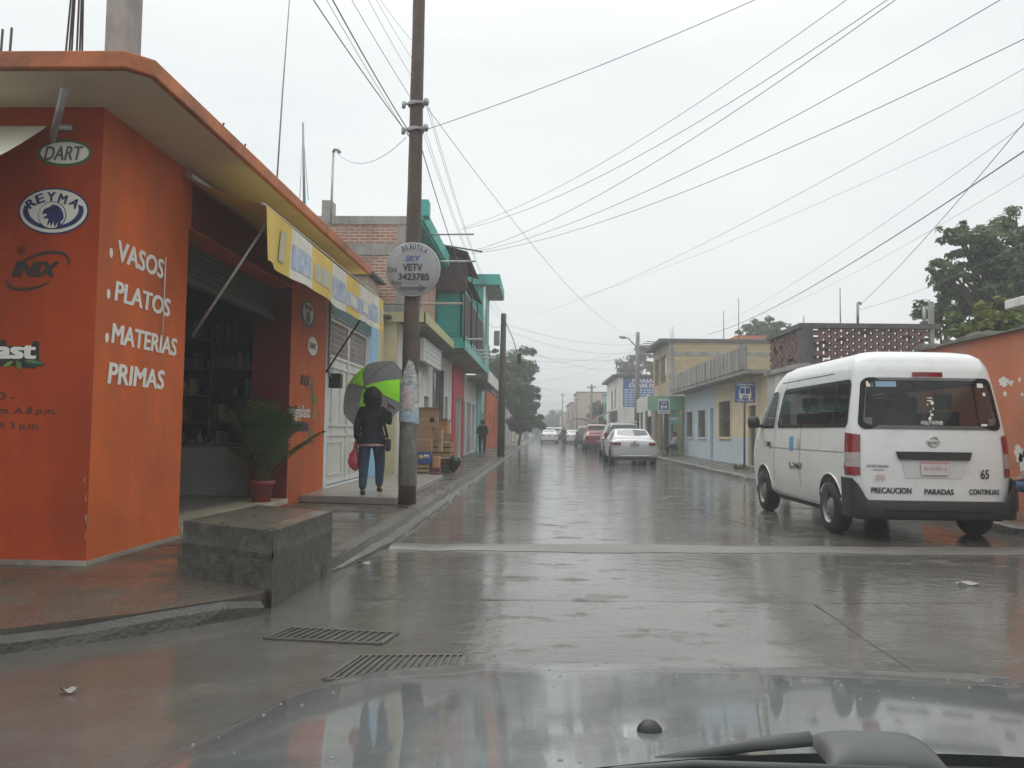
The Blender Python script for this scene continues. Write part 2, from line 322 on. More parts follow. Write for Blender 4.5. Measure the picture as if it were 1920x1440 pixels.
m_bbrick=mat('perforated_brick',(.22,.125,.105),.85,.4,6,.3,30,dirt=(.08,.065,.055),damt=.6,dscale=3)
m_beige=brickmat('beige_block',(.48,.38,.28),(.52,.42,.32),(.35,.28,.22),.4,.22,.02,damt=.2)
m_glass=mat('dark_glass',(.012,.014,.014),.06,.2,3,0,spec=.9,rvar=.02)
m_wood=mat('pole_wood',(.115,.075,.06),.6,.35,5,.6,22,dirt=(.05,.034,.028),damt=.6,dscale=3,streak=True)
m_polec=mat('pole_grey',(.25,.24,.22),.75,.3,4,.3,30,dirt=(.1,.1,.09),damt=.5)
m_cable=mat('cable_black',(.16,.16,.163),.5,.1,3,0)
m_cableg=mat('cable_grey',(.3,.3,.3),.5,.1,3,0)
HAZE=.004
# ------------------------------------------------------------------ ground, road, pavements
rnd=random.Random(4)
m_earth=mat('earth',(.16,.14,.1),.9,.3,.05,.1,dirt=(.08,.1,.05),damt=.6,dscale=.02)
tag(MB().poly([(-1500,-300,-.03),(1500,-300,-.03),(1500,2500,-.03),(-1500,2500,-.03)]).build('ground',m_earth,loc=(0,0,-.03)),kind='structure')
tag(MB().poly([(-60,-40,0),(60,-40,0),(60,420,0),(-60,420,0)]).build('road',m_road,loc=(0,0,0)),kind='structure')
LK=[(-20,2.6),(-8,3.75),(-4.6,4.25),(-3.05,4.72),(-2.5,5.2),(-1.97,5.82),(-1.87,7.2),(-1.84,10)]+[(-1.82+.0035*(y-10)+rnd.uniform(-.02,.02),y) for y in range(14,121,6)]
b=MB(); b.prism([(x,y,.0) for x,y in LK]+[(-20,121,0)],(0,0,.125))
tag(b.build('sidewalk',m_walk,loc=(-4,20,0)),kind='structure')
m_dkerb=mat('dark_mossy_kerb',(.045,.041,.034),.45,.4,7,.8,35,dirt=(.035,.033,.028),damt=.7,dscale=2.5,coat=.12,coatr=.4)
def kerb(path,prof,name,seed,step=.35,m=None,ramp=0):
    rr=random.Random(seed); pts=[]
    for (a,c) in zip(path[:-1],path[1:]):
        a,c=V((*a,0)),V((*c,0)); n=max(1,int((c-a).length/step)); pts+=[a.lerp(c,i/n) for i in range(n)]
    pts.append(V((*path[-1],0))); b=MB(); vs=[]
    m=m or m_kerb
    for i,p in enumerate(pts):
        t=(pts[min(i+1,len(pts)-1)]-pts[max(i-1,0)]).normalized(); n=V((t.y,-t.x,0))
        dz=rr.uniform(-.014,.008); dx=rr.uniform(-.015,.012)
        if rr.random()<.07: dz-=.03
        q_=min(1,i*step/ramp) if ramp else 1
        vs+=[p+n*((o*q_ if o>0 else o)+dx*(z>.02))+V((0,0,max(0,z+dz*(z>.02)))) for o,z in prof]
    M_=len(prof); b.add(vs,[(i*M_+k,i*M_+k+1,(i+1)*M_+k+1,(i+1)*M_+k) for i in range(len(pts)-1) for k in range(M_-1)]+[tuple(range(M_))])
    return tag(b.build(name,m or m_kerb,bevel=0,loc=(pts[0].x,pts[0].y,0)),kind='structure')
kerb([(-1.87,7.35)]+LK[7:],[(.2,0),(.19,.045),(.07,.06),(.04,.135),(-.14,.142),(-.16,.1)],'kerb',3,ramp=1.6)
kerb(LK[:6],[(.09,0),(.07,.085),(.02,.122),(-.16,.133),(-.17,.1)],'kerb',5,.25,m_dkerb)
# right pavement
RK=[(7.0,-30),(6.9,5),(6.35,9.5),(6.2,16.5),(5.72,18.5)]+[(5.72-.004*(y-18),y) for y in range(22,160,8)]
b=MB(); b.prism([(x,y,0) for x,y in RK[::-1]]+[(20,-30,0),(20,158,0)],(0,0,.125))
tag(b.build('sidewalk',m_walk,loc=(8,20,0)),kind='structure')
kerb(RK[::-1],[(.08,0),(.06,.11),(.03,.135),(-.14,.142),(-.16,.1)],'kerb',8)
# raised concrete joint where the water is dammed up
m_hump=mat('worn_concrete_ridge',(.115,.107,.093),.4,.25,3,.4,40,dirt=(.1,.09,.075),damt=.75,dscale=3.5,coat=.25,coatr=.35)
rr=random.Random(2); jit=[rr.uniform(-.045,.045) for _ in range(80)]
def hump(u,v):
    x=-1.62+u*13.4; w=.26+.05*sin(x*1.7); y=9.12+.085*(x+1.6)*.9+jit[int(u*70)]*(1 if v<.2 else .3)+(v-.5)*2*w
    return V((x,y,  .003+(.034+.12*jit[int(u*70)])*max(0,sin(pi*v))**.7))
tag(MB().grid(hump,70,10).build('road_ridge',m_hump,loc=(3,9.6,0)),kind='structure')
# slab joints and cracks of the concrete road, thin sealed lines
m_joint=mat('joint_filler',(.05,.046,.04),.6,.2,5,.1)
b=MB()
def crack(p,q,w,seed,n=16):
    r_=random.Random(seed); p,q=V((*p,.004)),V((*q,.004)); d=(q-p).normalized(); nn=V((-d.y,d.x,0)); L_=[p.lerp(q,i/n)+nn*r_.uniform(-.012,.012) for i in range(n+1)]
    ws=[w*r_.uniform(.15,.85) for _ in L_]
    b.add([x+nn*s*ws[i] for i,x in enumerate(L_) for s in(-.5,.5)],[(2*i,2*i+1,2*i+3,2*i+2) for i in range(n)])
crack((-1.4,6.35),(2.1,6.55),.022,1); crack((3.3,9.3),(2.45,15.5),.03,2,24); crack((2.2,6.55),(8,7.1),.018,3); crack((1.95,-2),(2.1,6.5),.018,9); crack((-1.5,15.8),(5.4,16.4),.03,4); crack((-1.5,22.6),(5.4,23.2),.04,5); crack((3.3,8.9),(5.4,5.5),.02,6)
for k,y in enumerate((30,37,44.5,52,60)): crack((-1.4,y),(5.4,y+.5),.05,20+k)
tag(b.build('road_joints',m_joint,loc=(2,10,0)),kind='structure')
# raised concrete landing in front of the gate
m_land=mat('grey_landing_concrete',(.3,.28,.25),.4,.2,2,.25,40,dirt=(.17,.15,.12),damt=.5,dscale=1.5,coat=.4,coatr=.2)
land=MB().prism([(-3.79,13.0,.126),(-2.2,12.75,.126),(-2.28,19.4,.126),(-3.79,19.4,.126)],(0,0,.115)).build('raised_pavement',m_land,loc=(-3,16,0),bevel=.015); tag(land,kind='structure')
# drain grates
def grate(pts,label,n):
    P=[V((*p,.006)) for p in pts]; c=sum(P,V())/4; m_gr_=mat('muddy_iron',(.068,.061,.051),.5,.35,8,.2,coat=.4,coatr=.2); m_mud=mat('drain_mud',(.05,.046,.039),.4,.35,8,.2,coat=.5,coatr=.15); t=thing('drain_grate',label,'drain',(c.x,c.y,0),'rusty drain grates in the road')
    f=MB()
    for i in range(4): f.bar(P[i],P[(i+1)%4],.03,.012)
    f.build('frame',m_gr_,t)
    s=MB()
    for i in range(1,n): s.bar(P[0].lerp(P[1],i/n)+V((0,0,.004)),P[3].lerp(P[2],i/n)+V((0,0,.004)),.012,.008)
    s.build('bars',m_gr_,t); MB().poly([p+V((0,0,-.001)) for p in P]).build('pit',m_mud,t)
grate([(-1.1,4.3),(-.42,4.38),(-.42,4.82),(-1.02,4.76)],'rusty slotted drain grate in the road nearest the car bonnet',16)
grate([(-1.68,5.1),(-.95,5.03),(-.9,5.3),(-1.6,5.38)],'rusty drain grate in the road off the corner of the concrete block',14)
# litter
m_paper=mat('wet_paper',(.27,.26,.235),.7,.3,9,.1)
for k,(px,py,s) in enumerate(((680,1057,.07),(128,1297,.035),(1815,1095,.085))):
    p=oZ(px,py,.01); r_=random.Random(k); b=MB()
    b.grid(lambda u,v: p+V(((u-.5)*s*2,(v-.5)*s,.012*sin(u*5+k)*cos(v*4)+.012)),6,4)
    tag(b.build('paper_scrap',m_paper),['crumpled pale scrap lying by the left kerb beyond the concrete block','small pale scrap on the wet road at lower left','pale flattened scrap on the wet road behind the van'][k],'litter','litter scraps on the wet road')
# concrete block
blk=thing('concrete_block','big dark mossy concrete step block at the pavement corner','concrete block',(-2.3,6.9,0))
q=[(-1.92,5.95),(-1.87,7.45),(-2.72,7.95),(-2.82,6.5)]
b=MB(); bm_r=random.Random(7)
def blkside(p0,p1,n=16,m=10):
    p0,p1=V((*p0,0)),V((*p1,0))
    nn=V(((p1-p0).y,-(p1-p0).x,0)).normalized()
    def f(u,v):
        e=0 if u in(0,1) or v==1 else bm_r.uniform(-.003,.003)
        if abs(v-.7)<.06: e+=.008
        return p0.lerp(p1,u)+nn*e+V((0,0,.55*v))
    b.grid(f,n,m,smooth=False)
for i in range(4): blkside(q[i],q[(i+1)%4])
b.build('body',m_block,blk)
def btop(u,v):
    a=V((*q[0],0)).lerp(V((*q[1],0)),v); c=V((*q[3],0)).lerp(V((*q[2],0)),v); e=min(u,1-u,v,1-v)
    return a.lerp(c,u)+V((bm_r.uniform(-.01,.01)*(e>0),bm_r.uniform(-.01,.01)*(e>0),.55+(.008+bm_r.uniform(-.004,.004) if e>.06 else bm_r.uniform(-.014,.0) if e>0 else 0)))
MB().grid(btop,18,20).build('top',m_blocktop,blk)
# ------------------------------------------------------------------ orange corner shop
XW,YF=-3.80,6.86
shop=thing('corner_shop','orange corner shop with hand painted signs and a wide overhanging flat roof','shop',(-6,10,0))
FL=.22; ZT=4.04
b=MB(); b.wall(0,XW,-.35,YF+.0125,12.35,.12,ZT,[(8.64,12.35,FL,3.42)]); b.build('street_wall',m_or,shop)
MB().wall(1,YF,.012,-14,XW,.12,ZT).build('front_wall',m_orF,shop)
b=MB(); b.box(-14,XW+.03,YF-.035,YF-.001,0,.165); b.box(XW+.001,XW+.03,YF-.001,9.2,0,.158); b.build('plinth',m_plinth,shop)
b=MB(); b.box(XW-.58,XW,12.35,14.4,.12,ZT); b.build('pillar',m_or,shop)
b=MB(); b.box(XW-.585,XW-.004,12.343,12.349,.2,3.42); b.build('jamb',m_maroon,shop)
b=MB(); b.box(XW-.3,XW+.006,8.7,12.3,3.44,3.9); b.build('lintel',m_maroon,shop)
b=MB(); b.box(-13.9,XW-.02,8.62,14.2,.1,FL); b.build('floor',mat('grey_tile_floor',(.3,.28,.24),.4,.2,2,.1),shop)
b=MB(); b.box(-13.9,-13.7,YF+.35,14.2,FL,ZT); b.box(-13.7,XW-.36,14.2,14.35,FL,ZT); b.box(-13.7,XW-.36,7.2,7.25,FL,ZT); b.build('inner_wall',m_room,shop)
b=MB(); b.prism([(-14.5,6.08,ZT),(-3.22,6.08,ZT),(-3.06,6.25,ZT),(-3.06,14.5,ZT),(-14.5,14.5,ZT)],(0,0,.135)); rf=b.build('roof_slab',m_slab,shop,bevel=.012)
b=MB(); b.poly([(-14.4,6.14,ZT-.004),(-3.24,6.14,ZT-.004),(-3.11,6.27,ZT-.004),(-3.11,14.45,ZT-.004),(-14.4,14.45,ZT-.004)]); b.build('soffit',m_soffit,rf)
# shutter half rolled inside the opening
b=MB()
for k in range(7): b.box(XW-.30,XW-.27,8.66,12.33,2.98+k*.062,2.98+k*.062+.05)
b.box(XW-.34,XW-.22,8.66,12.33,2.93,2.975); b.build('roller_shutter',mat('dim_shutter_steel',(.1,.105,.1),.5,.2,6,.05),shop)
MB().box(XW-.55,XW+.035,8.66,12.33,FL-.06,FL+.018).build('threshold',mat('cream_threshold',(.5,.44,.32),.45,.2,3,.1,dirt=(.3,.25,.18),damt=.5),shop,bevel=.01)
# counter and shelves with goods
ctr=thing('shop_counter','long grey front counter inside the orange shop doorway','counter',(-5.6,12.9,FL))
MB().box(-7.5,-4.45,12.75,13.2,FL,1.0).build('front_panel',mat('counter_panel',(.42,.4,.37),.6,.15,3,.03),ctr,bevel=.01)
MB().box(-7.55,-4.42,12.7,13.25,1.0,1.05).build('counter_top',mat('counter_top',(.12,.115,.11),.4,.1,3,.02),ctr,bevel=.01)
shf=thing('shelf_unit','tall dark shelf unit packed with small goods at the back of the shop','shelves',(-5.6,14,FL))
b=MB()
for z in (.9,1.35,1.8,2.25,2.75): b.box(-7.6,-4.4,13.75,14.18,z,z+.03)
b.build('shelf',mat('shelf_board',(.16,.12,.09),.6,.2,3,.02),shf)
b=MB()
for x in (-7.6,-6.6,-5.6,-4.45): b.box(x,x+.04,13.74,14.185,FL,3.2)
b.build('upright',m_metal,shf)
gcols=[(.75,.75,.72),(.45,.2,.16),(.22,.27,.38),(.6,.5,.32),(.25,.36,.27)]
rg=random.Random(12); gb=[MB() for _ in gcols]
for z in (.93,1.38,1.83,2.28,2.78):
    x=-7.5
    while x<-4.55:
        w=rg.uniform(.06,.16); h=rg.uniform(.14,.36); k=rg.randrange(5)
        if rg.random()<.8:
            if rg.random()<.5: gb[k].lathe([(0,0),(w*.38,0),(w*.42,h*.6),(w*.2,h*.8),(w*.2,h),(0,h)],(x+w/2,13.85,z),10)
            else: gb[k].box(x,x+w,13.78,13.95,z,z+h)
        x+=w+.02
for k,g in enumerate(gb): tag(g.build('packaged_goods',mat('goods_%s'%'abcde'[k],gcols[k],.4,.2,6,0),loc=(-6,13.85,.93)),['pale cups and jars along the shop shelves','dull red packets along the shop shelves','dark blue packets along the shop shelves','tan packets along the shop shelves','dark green packets along the shop shelves'][k],'shop goods','goods packed on the shelves',kind='stuff')
# lettering on the street face
def stext(st,px0,pyb,pyt,px1,m,bold=.03,shear=0,X=XW,name='lettering',dz=0):
    a=oX(px0,pyb,X); t=oX(px0,pyt,X); e=oX(px1,pyb,X)
    return text(st,a,e.y-a.y,t.z-a.z,Y1,Z,m,shop,name,bold,shear)
stext('VASOS',219,489,448,307,m_letter,.035,.1); stext('PLATOS',213,563,524,319,m_letter,.035,.1); stext('MATERIAS',207,643,604,331,m_letter,.035,.1); stext('PRIMAS',200,719,678,307,m_letter,.035,.1)
for px,py in ((208,474),(203,551),(200,633)):
    p=oX(px,py,XW); flat(ell(.03,.045,16),p,Y1,Z,m_letter,shop,'bullet_mark')
for k,(px,py,w,h) in enumerate(((160,935,.012,.05),(161,972,.02,.04),(160,1003,.012,.07),(158,900,.01,.03),(165,985,.02,.02),(178,1050,.05,.02),(225,1038,.06,.025),(280,1022,.07,.02))):
    r_=random.Random(k+40); p=oX(px,py,XW); flat([(w*r_.uniform(.5,1.2)*cos(2*pi*i/12),h*r_.uniform(.5,1.2)*sin(2*pi*i/12)) for i in range(12)],p,Y1,Z,m_plinth,shop,'paint_chip',.002)
# front face signs (wall plane y=YF)
def fo(px,py): return oY(px,py,YF)
def fs(px): return px*YF/F   # pixels to metres on the front wall
def oval(px,py,rx,ry,m,eps,name,face='f',n=40):
    if face=='f': return flat(ell(fs(rx),fs(ry),n),fo(px,py),X1,Z,m,shop,name,eps)
    p=oX(px,py,XW); s=p.y/F; k=p.y/abs(p.x)
    return flat(ell(rx*s*k,ry*s,n),p,Y1,Z,m,shop,name,eps)
oval(122,287,54,27,m_gr,.003,'emblem_border'); oval(122,287,48,21.5,m_letter,.006,'emblem_plate')
a=fo(83,301); text('DART',a,fs(78),fs(28),X1,Z,m_dgrey,shop,'emblem_lettering',.025,.25,eps=.009)
oval(101,396,70,46,m_blue,.003,'emblem_border'); oval(101,396,66.5,42.5,m_letter,.006,'emblem_plate')
c=fo(101,396)
cr=[(fs(x),fs(y)) for x,y in cres(60,36,50,33.5,0,4,R(-195),R(15),26)]
flat(cr,c,X1,Z,m_blue,shop,'emblem_crescent',.009)
for ch,(ax,ay,rot) in zip('REYMA',((-45,15,38),(-27,24,20),(-5,28,0),(18,24,-17),(42,16,-38))):
    rt=V((cos(R(rot)),0,sin(R(rot)))); up=V((-sin(R(rot)),0,cos(R(rot)))); p=c+V((fs(ax),0,fs(ay)))
    text(ch,p-rt*fs(8.5)-up*fs(9),fs(17),fs(18),rt,up,m_blue,shop,'emblem_lettering',.03,eps=.009)
oval(99,404,28,27,m_blue,.009,'emblem_ring'); oval(99,404,26.5,25.5,m_letter,.012,'emblem_disc')
lion=[(-18,12),(-8,16),(0,22),(10,20),(18,13),(23,2),(24,-8),(17,-14),(19,-21),(11,-25),(12,-14),(6,-25),(3,-13),(-2,-25),(-4,-14),(-11,-24),(-8,-10),(-11,-6),(-15,-8),(-19,-4),(-13,-2),(-11,2),(-14,3),(-20,1),(-21,6),(-19,9)]
flat([(fs(x*.95),fs(y*.95)) for x,y in lion],fo(100,404),X1,Z,m_blue,shop,'emblem_head',.015)
a=fo(22,519); text('INIX',a,fs(93),fs(30),X1,Z,m_black,shop,'lettering',.045,.35,eps=.006)
def arcband(px,py,rx,ry,a0,a1,w0,w1,rot,m,n=28,name='swoosh'):
    o=[];i=[]
    for k in range(n+1):
        t=a0+(a1-a0)*k/n; w=w0+(w1-w0)*sin(pi*k/n)
        for lst,s in ((o,1),(i,-1)):
            x,y=(rx+s*w)*cos(t),(ry+s*w)*sin(t); lst.append((fs(x*cos(rot)-y*sin(rot)),fs(x*sin(rot)+y*cos(rot))))
    flat(o+i[::-1],fo(px,py),X1,Z,m,shop,name,.004)
arcband(71,508,64,30,R(-25),R(125),1,3.6,R(22),m_dred); arcband(71,508,64,30,R(165),R(285),1,3.8,R(22),m_dred)
for rr_ in (8.5,): 
    arcband(41,469,rr_,rr_,0,2*pi-.01,.9,.9,0,m_dred,name='registered_ring')
text('R',fo(37,474),fs(8),fs(10),X1,Z,m_dred,shop,'registered_mark',.03)
flat([(fs(x),fs(y)) for x,y in ((-40,-28),(-40,16),(-2,16),(0,24),(10,26),(12,14),(62,14),(64,24),(76,24),(78,-16),(70,-30),(20,-24))],fo(0,662),X1,Z,m_black,shop,'logo_backing',.003)
text('plast',fo(-52,682),fs(126),fs(44),X1,Z,m_letter,shop,'logo_lettering',.05,eps=.008)
def leaf(px,py,L_,w,ang,m,eps=.011):
    pts=[]
    for k in range(9): t=k/8; pts.append((L_*t,w*sin(pi*t)**.8))
    for k in range(7,0,-1): t=k/8; pts.append((L_*t,-w*.7*sin(pi*t)))
    ca,sa=cos(R(ang)),sin(R(ang)); flat([(fs(x*ca-y*sa),fs(x*sa+y*ca)) for x,y in pts],fo(px,py),X1,Z,m,shop,'logo_leaf',eps)
m_leafp=mat('leaf_sign_paint',(.09,.2,.06),.6,.3,9,.02); m_leafd=mat('leaf_sign_dark_paint',(.02,.07,.05),.6,.3,9,.02); m_leafl=mat('leaf_sign_light_paint',(.2,.27,.06),.6,.3,9,.02)
leaf(45,678,44,8,-8,m_leafd,.009); leaf(32,676,22,6,-60,m_leafp); leaf(26,677,22,5,-150,m_leafl); leaf(48,676,38,3,-10,m_leafp,.012)
text('HORARIO -',fo(-118,750),fs(153),fs(17),X1,Z,m_dred,shop,'lettering',.015,.2)
text('LUN A SAB: 8 a.m. A 8 p.m.',fo(-160,778),fs(278),fs(18),X1,Z,m_dred,shop,'lettering',.015,.1)
text('DOM: 8 a.m. A 3 p.m.',fo(-136,806),fs(221),fs(17),X1,Z,m_dred,shop,'lettering',.015,.1)
# signs on the pillar beyond the doorway
def pl(px,py): return oX(px,py,XW)
oval(577,590,13,25,m_blue,.004,'emblem_border','p'); oval(577,590,11.6,22.8,m_letter,.007,'emblem_plate','p')
p=pl(577,590); text('REYMA',p+V((0,-.19,.07)),.38,.08,Y1,Z,m_blue,shop,'emblem_lettering',.03,eps=.01); flat(ell(.13,.095,20),p+V((0,0,-.045)),Y1,Z,m_blue,shop,'emblem_head',.01)
flat(cres(.34,.19,.3,.165,0,.02,R(-195),R(15)),p,Y1,Z,m_blue,shop,'emblem_crescent',.01)
oval(586,649,9.5,17.5,m_letter,.005,'emblem_plate','p'); p=pl(586,649); text('DART',p+V((0,-.2,-.05)),.4,.1,Y1,Z,m_dgrey,shop,'emblem_lettering',.02,.2,eps=.009)
p=pl(566,722); text('INIX',p+V((0,-.1,0)),.55,.17,Y1,Z,m_dred,shop,'lettering',.04,.3)
p=pl(541,789); flat([(0,-.16),(1.05,-.16),(1.05,-.02),(0,.02)],p,Y1,Z,m_black,shop,'logo_backing',.003); text('vegiplast',p+V((0,.0,.0)),1.12,.26,Y1,Z,m_letter,shop,'logo_lettering',.03,eps=.008)
for dy,dz,L_,an in ((1.2,-.05,.28,-70),(1.25,.05,.3,20),(.95,-.2,.22,-80),(1.3,.12,.3,75),(1.25,.3,.25,95),(1.2,.45,.3,80),(1.42,.28,.2,60)):
    ca,sa=cos(R(an)),sin(R(an)); pts=[(L_*t/6,.06*sin(pi*t/6)) for t in range(7)]+[(L_*t/6,-.06*sin(pi*t/6)) for t in range(5,0,-1)]
    flat([(x*ca-y*sa,x*sa+y*ca) for x,y in pts],p+V((0,dy,dz)),Y1,Z,m_leafp if dz>.2 else m_leafl,shop,'logo_leaf',.006)
# awning with printed valance
m_cy=mat('yellow_canvas',(.66,.47,.1),.75,.15,2,.1,20); m_cw=mat('white_canvas',(.66,.64,.55),.75,.12,2,.1,20); m_cb=mat('faded_blue_print',(.3,.4,.56),.75,.25,5,.05,dirt=(.6,.6,.56),damt=.75,dscale=9); m_cg=mat('faded_grey_print',(.45,.44,.38),.75,.2,5,.05,dirt=(.6,.5,.2),damt=.6,dscale=8)
aw=thing('awning','faded yellow and white awning with a long printed hanging valance','awning',(-3.4,11.6,3.3))
def canopyf(u,v): 
    y=8.45+u*6.5; return V((XW+.02+v*.88,y,3.93-.31*v-.03*sin(pi*v)*(1+.3*sin(y*3))))
MB().grid(canopyf,20,6).build('canvas_roof',m_cy,aw)
def val(u,v): 
    y=8.45+u*6.45; x=-2.9+.02*sin(y*2.6)*v+.03*sin(y*9)*v*max(0,1-u*5)+.018*sin(y*5.3)*v; return V((x,y,3.62-.57*v-.03*sin(pi*u)+.015*sin(y*1.9)*v))
def valpatch(u0,u1,v0,v1,m,name,par,eps=0,nu=8,nv=5):
    return MB().grid(lambda a,c: val(u0+(u1-u0)*a,v0+(v1-v0)*c)+V((eps,0,0)),nu,nv).build(name,m,par)
cuts=[0,.14,.27,.43,.555,.69,.83,.935,1]; 
for k in range(8):
    p=valpatch(cuts[k],cuts[k+1],0,1,m_cy if k in(0,2,4,7) else m_cw,'valance_panel',aw,nu=14)
    u0,u1=cuts[k],cuts[k+1]; d=(u1-u0)*.12
    if k in (1,3): valpatch(u0+d*.5,u1-d*.5,.3,.8,m_cb,'printed_patch',p,.005)
    if k==2: valpatch(u0+d,u1-d,.34,.76,m_cg,'printed_patch',p,.005)
    if k==0: valpatch(u0+(u1-u0)*.55,u1-d*2,.22,.8,m_cg,'printed_patch',p,.012,12,8)
    if k in (4,5):
        valpatch(u0,u1,.42,.8,m_cb,'printed_patch',p,.005); valpatch(u0+d*2,u1-d*2,.48,.74,m_cw,'printed_patch',p,.009)
    if k==6: valpatch(u0+d,u1-d,.3,.8,m_cb,'printed_patch',p,.005)
    if k==7: valpatch(u0+d*2,u1-d*2,.3,.75,m_cg,'printed_patch',p,.005)
MB().tube([(-2.93,8.42,3.63),(-2.93,14.95,3.63)],.018,8).build('front_bar',m_steel,aw)
for y,m_ in ((8.75,m_steel),(14.3,m_rust)): MB().tube([(XW+.03,y,2.27),(-2.93,y,3.6)],.017,8).build('support_arm',m_,aw)
MB().tube([(XW+.06,8.45,3.95),(XW+.06,14.9,3.95)],.045,10).build('roller_tube',m_steel,aw)
# white awning on the front wall, mostly outside the frame
aw2=thing('awning','white canvas awning on the front wall of the orange shop at the left edge','awning',(-6,6.4,3.4))
MB().grid(lambda u,v:V((-4.27-5*u,YF-.03-v*1.0,3.86-.72*v-.03*sin(pi*v))),10,6).build('canvas_roof',m_cw,aw2)
MB().tube([(-4.22,YF-.02,3.85),(-4.05,YF-.02,3.85)],.03).build('roller_end',m_steel,aw2)
a,e=oY(98,262,6.8),oY(122,163,6.25); MB().tube([a,e],.03,10).build('crank_tube',m_steel,aw2)
# thin wire hanging down the pilaster
a,e=oX(311,482,XW+.03),oX(305,632,XW+.03); MB().tube([a,e],.006,5).build('cord',m_cw,aw)
# rooftop column, starter bars
rc=thing('concrete_column','unfinished concrete column standing on the orange shop roof','column',(-4.95,9.3,4.18))
def col4(x,y,z0,z1,s,m,par,name,bev=.01): return MB().box(x-s/2,x+s/2,y-s/2,y+s/2,z0,z1).build(name,m,par,bevel=bev)
col4(-4.95,9.3,4.17,8.6,.29,m_conc,rc,'shaft'); 
b=MB()
for z in (5.3,6.5,7.6): b.box(-5.102,-4.798,9.148,9.452,z,z+.02)
b.build('board_mark',m_dconc,rc)
rbr=thing('starter_bars','bundle of tall rusty starter bars beside the rooftop concrete column','steel bars',(-5.3,9.3,4.18))
for px,lean in ((112,.1),(123,.06),(131,.03),(144,0),(152,-.02),(160,-.05)):
    p=oY(px,95,9.3); MB().tube([(p.x,9.3,4.17),(p.x+lean,9.3,6.2),(p.x+lean*2.2,9.3,8.4)],.011,6).build('bar',m_rust,rbr)
rb2=thing('starter_bars','two short rusty starter bars at the far left of the orange shop roof','steel bars',(-6,9.2,4.18))
for px,py in ((2,55),(19,52)):
    p=oY(px,py,9.2); MB().tube([(p.x-.03,9.2,4.17),(p.x+.02,9.2,p.z)],.014,6).build('bar',m_rust,rb2)
for k,(x,y) in enumerate(((-3.2,7.9),(-3.2,8.5))): tag(MB().tube([(x,y,4.17),(x+.03,y+.02,4.3)],.01,5).build('starter_stub',m_rust),['short bent bar stub near the roof corner of the orange shop','short bar stub farther along the orange roof edge'][k],'steel stub')
an=thing('radio_mast','very thin whip antenna rising from the shop roofs','antenna',(-5.2,15,4.2))
a=oY(517,340,15); MB().tube([a-V((0,0,.6)),oY(530,170,15),oY(545,-30,15)],[.018,.014,.01],6).build('whip',m_cableg,an)
an=thing('radio_mast','guyed dark lattice mast behind the shop roofs','antenna',oY(570,390,24))
MB().tube([oY(571,400,24),oY(568,230,24)],[.045,.03],6).build('mast',m_metal,an); MB().tube([oY(562,372,24),oY(568,240,24),oY(578,375,24)],.01,5).build('guy_wire',m_cable,an)
an=thing('roof_mast','pale pipe mast with a bent weatherhead on the brick house roof','mast',oY(620,420,19.3))
t_=oY(625,285,19.3); MB().tube([oY(620,425,19.3),t_],.03,8).build('pipe',m_steel,an); MB().tube([t_,t_+V((.03,0,.06)),t_+V((.11,0,.05)),t_+V((.16,0,-.02))],.04,8).build('weatherhead',m_metal,an)
# ------------------------------------------------------------------ gate house, brick house, teal house and on along the left
gh=thing('gate_house','low house with a tall white double gate beside the orange shop','house',(-6,17,0))
GX=XW
MB().wall(0,GX,-.3,14.4,19.7,.1,4.1,[(14.62,18.15,.24,3.35)]).build('wall',m_ltblue,gh)
MB().box(-12,GX-.3,14.5,19.65,3.95,4.1).build('roof',m_dconc,gh)
MB().box(GX-.1,GX+.012,14.55,18.2,3.36,3.6).build('lintel',mat('dark_teal_paint',(.04,.1,.1),.6),gh)
MB().box(GX-.1,GX+.02,18.16,18.85,.24,3.6).build('blue_pilaster',m_skyblue,gh,bevel=.01)
MB().box(GX-.1,GX+.025,18.86,19.65,.24,3.7).build('cream_pilaster',m_cream,gh,bevel=.01)
def gateleaf(y0,y1,n):
    x=GX-.1; g=MB().box(x-.03,x,y0,y1,.27,2.62).build('gate_leaf',m_gate,gh)
    b=MB()
    for (a,c) in ((y0,y0+.06),(y1-.06,y1)): b.box(x,x+.03,a,c,.27,3.33)
    for z in (.27,1.15,1.33,2.42,2.6,3.28): b.box(x,x+.028,y0+.06,y1-.06,z,z+.05)
    m=(y0+y1)/2; w=(y1-y0)*.3
    for zz in (.42,1.02): b.box(x,x+.02,m-w,m+w,zz,zz+.035)
    for yy in (m-w,m+w): b.box(x,x+.02,yy-.02,yy+.02,.42,1.05)
    for yy in (m-w*.6,m+w*.6): b.box(x,x+.016,yy-.012,yy+.012,1.4,2.42)
    b.build('gate_frame',m_gate,g)
    l=MB(); ny=int((y1-y0)/.11)
    for i in range(1,ny): yy=y0+.06+(y1-y0-.12)*i/ny; l.box(x-.02,x,yy-.012,yy+.012,2.62,3.3)
    for k in range(1,6): zz=2.64+k*.11; l.box(x-.022,x-.004,y0+.06,y1-.06,zz,zz+.014)
    l.build('lattice',mat('lattice_grey_paint',(.42,.38,.35),.6),g)
    MB().box(x-.07,x-.055,y0,y1,2.62,3.33).build('lattice_backing',mat('lattice_backing',(.3,.26,.25),.7),g)
gateleaf(14.64,16.4,1); gateleaf(16.42,18.13,1)
MB().box(GX-.02,GX+.2,14.66,14.86,2.02,2.28).build('meter_box',m_rust,gh,bevel=.01)
MB().tube([(GX+.03,14.5,3.6),(GX+.03,14.5,2.3),(GX+.03,14.66,2.2)],.025,8).build('conduit',m_metal,gh)
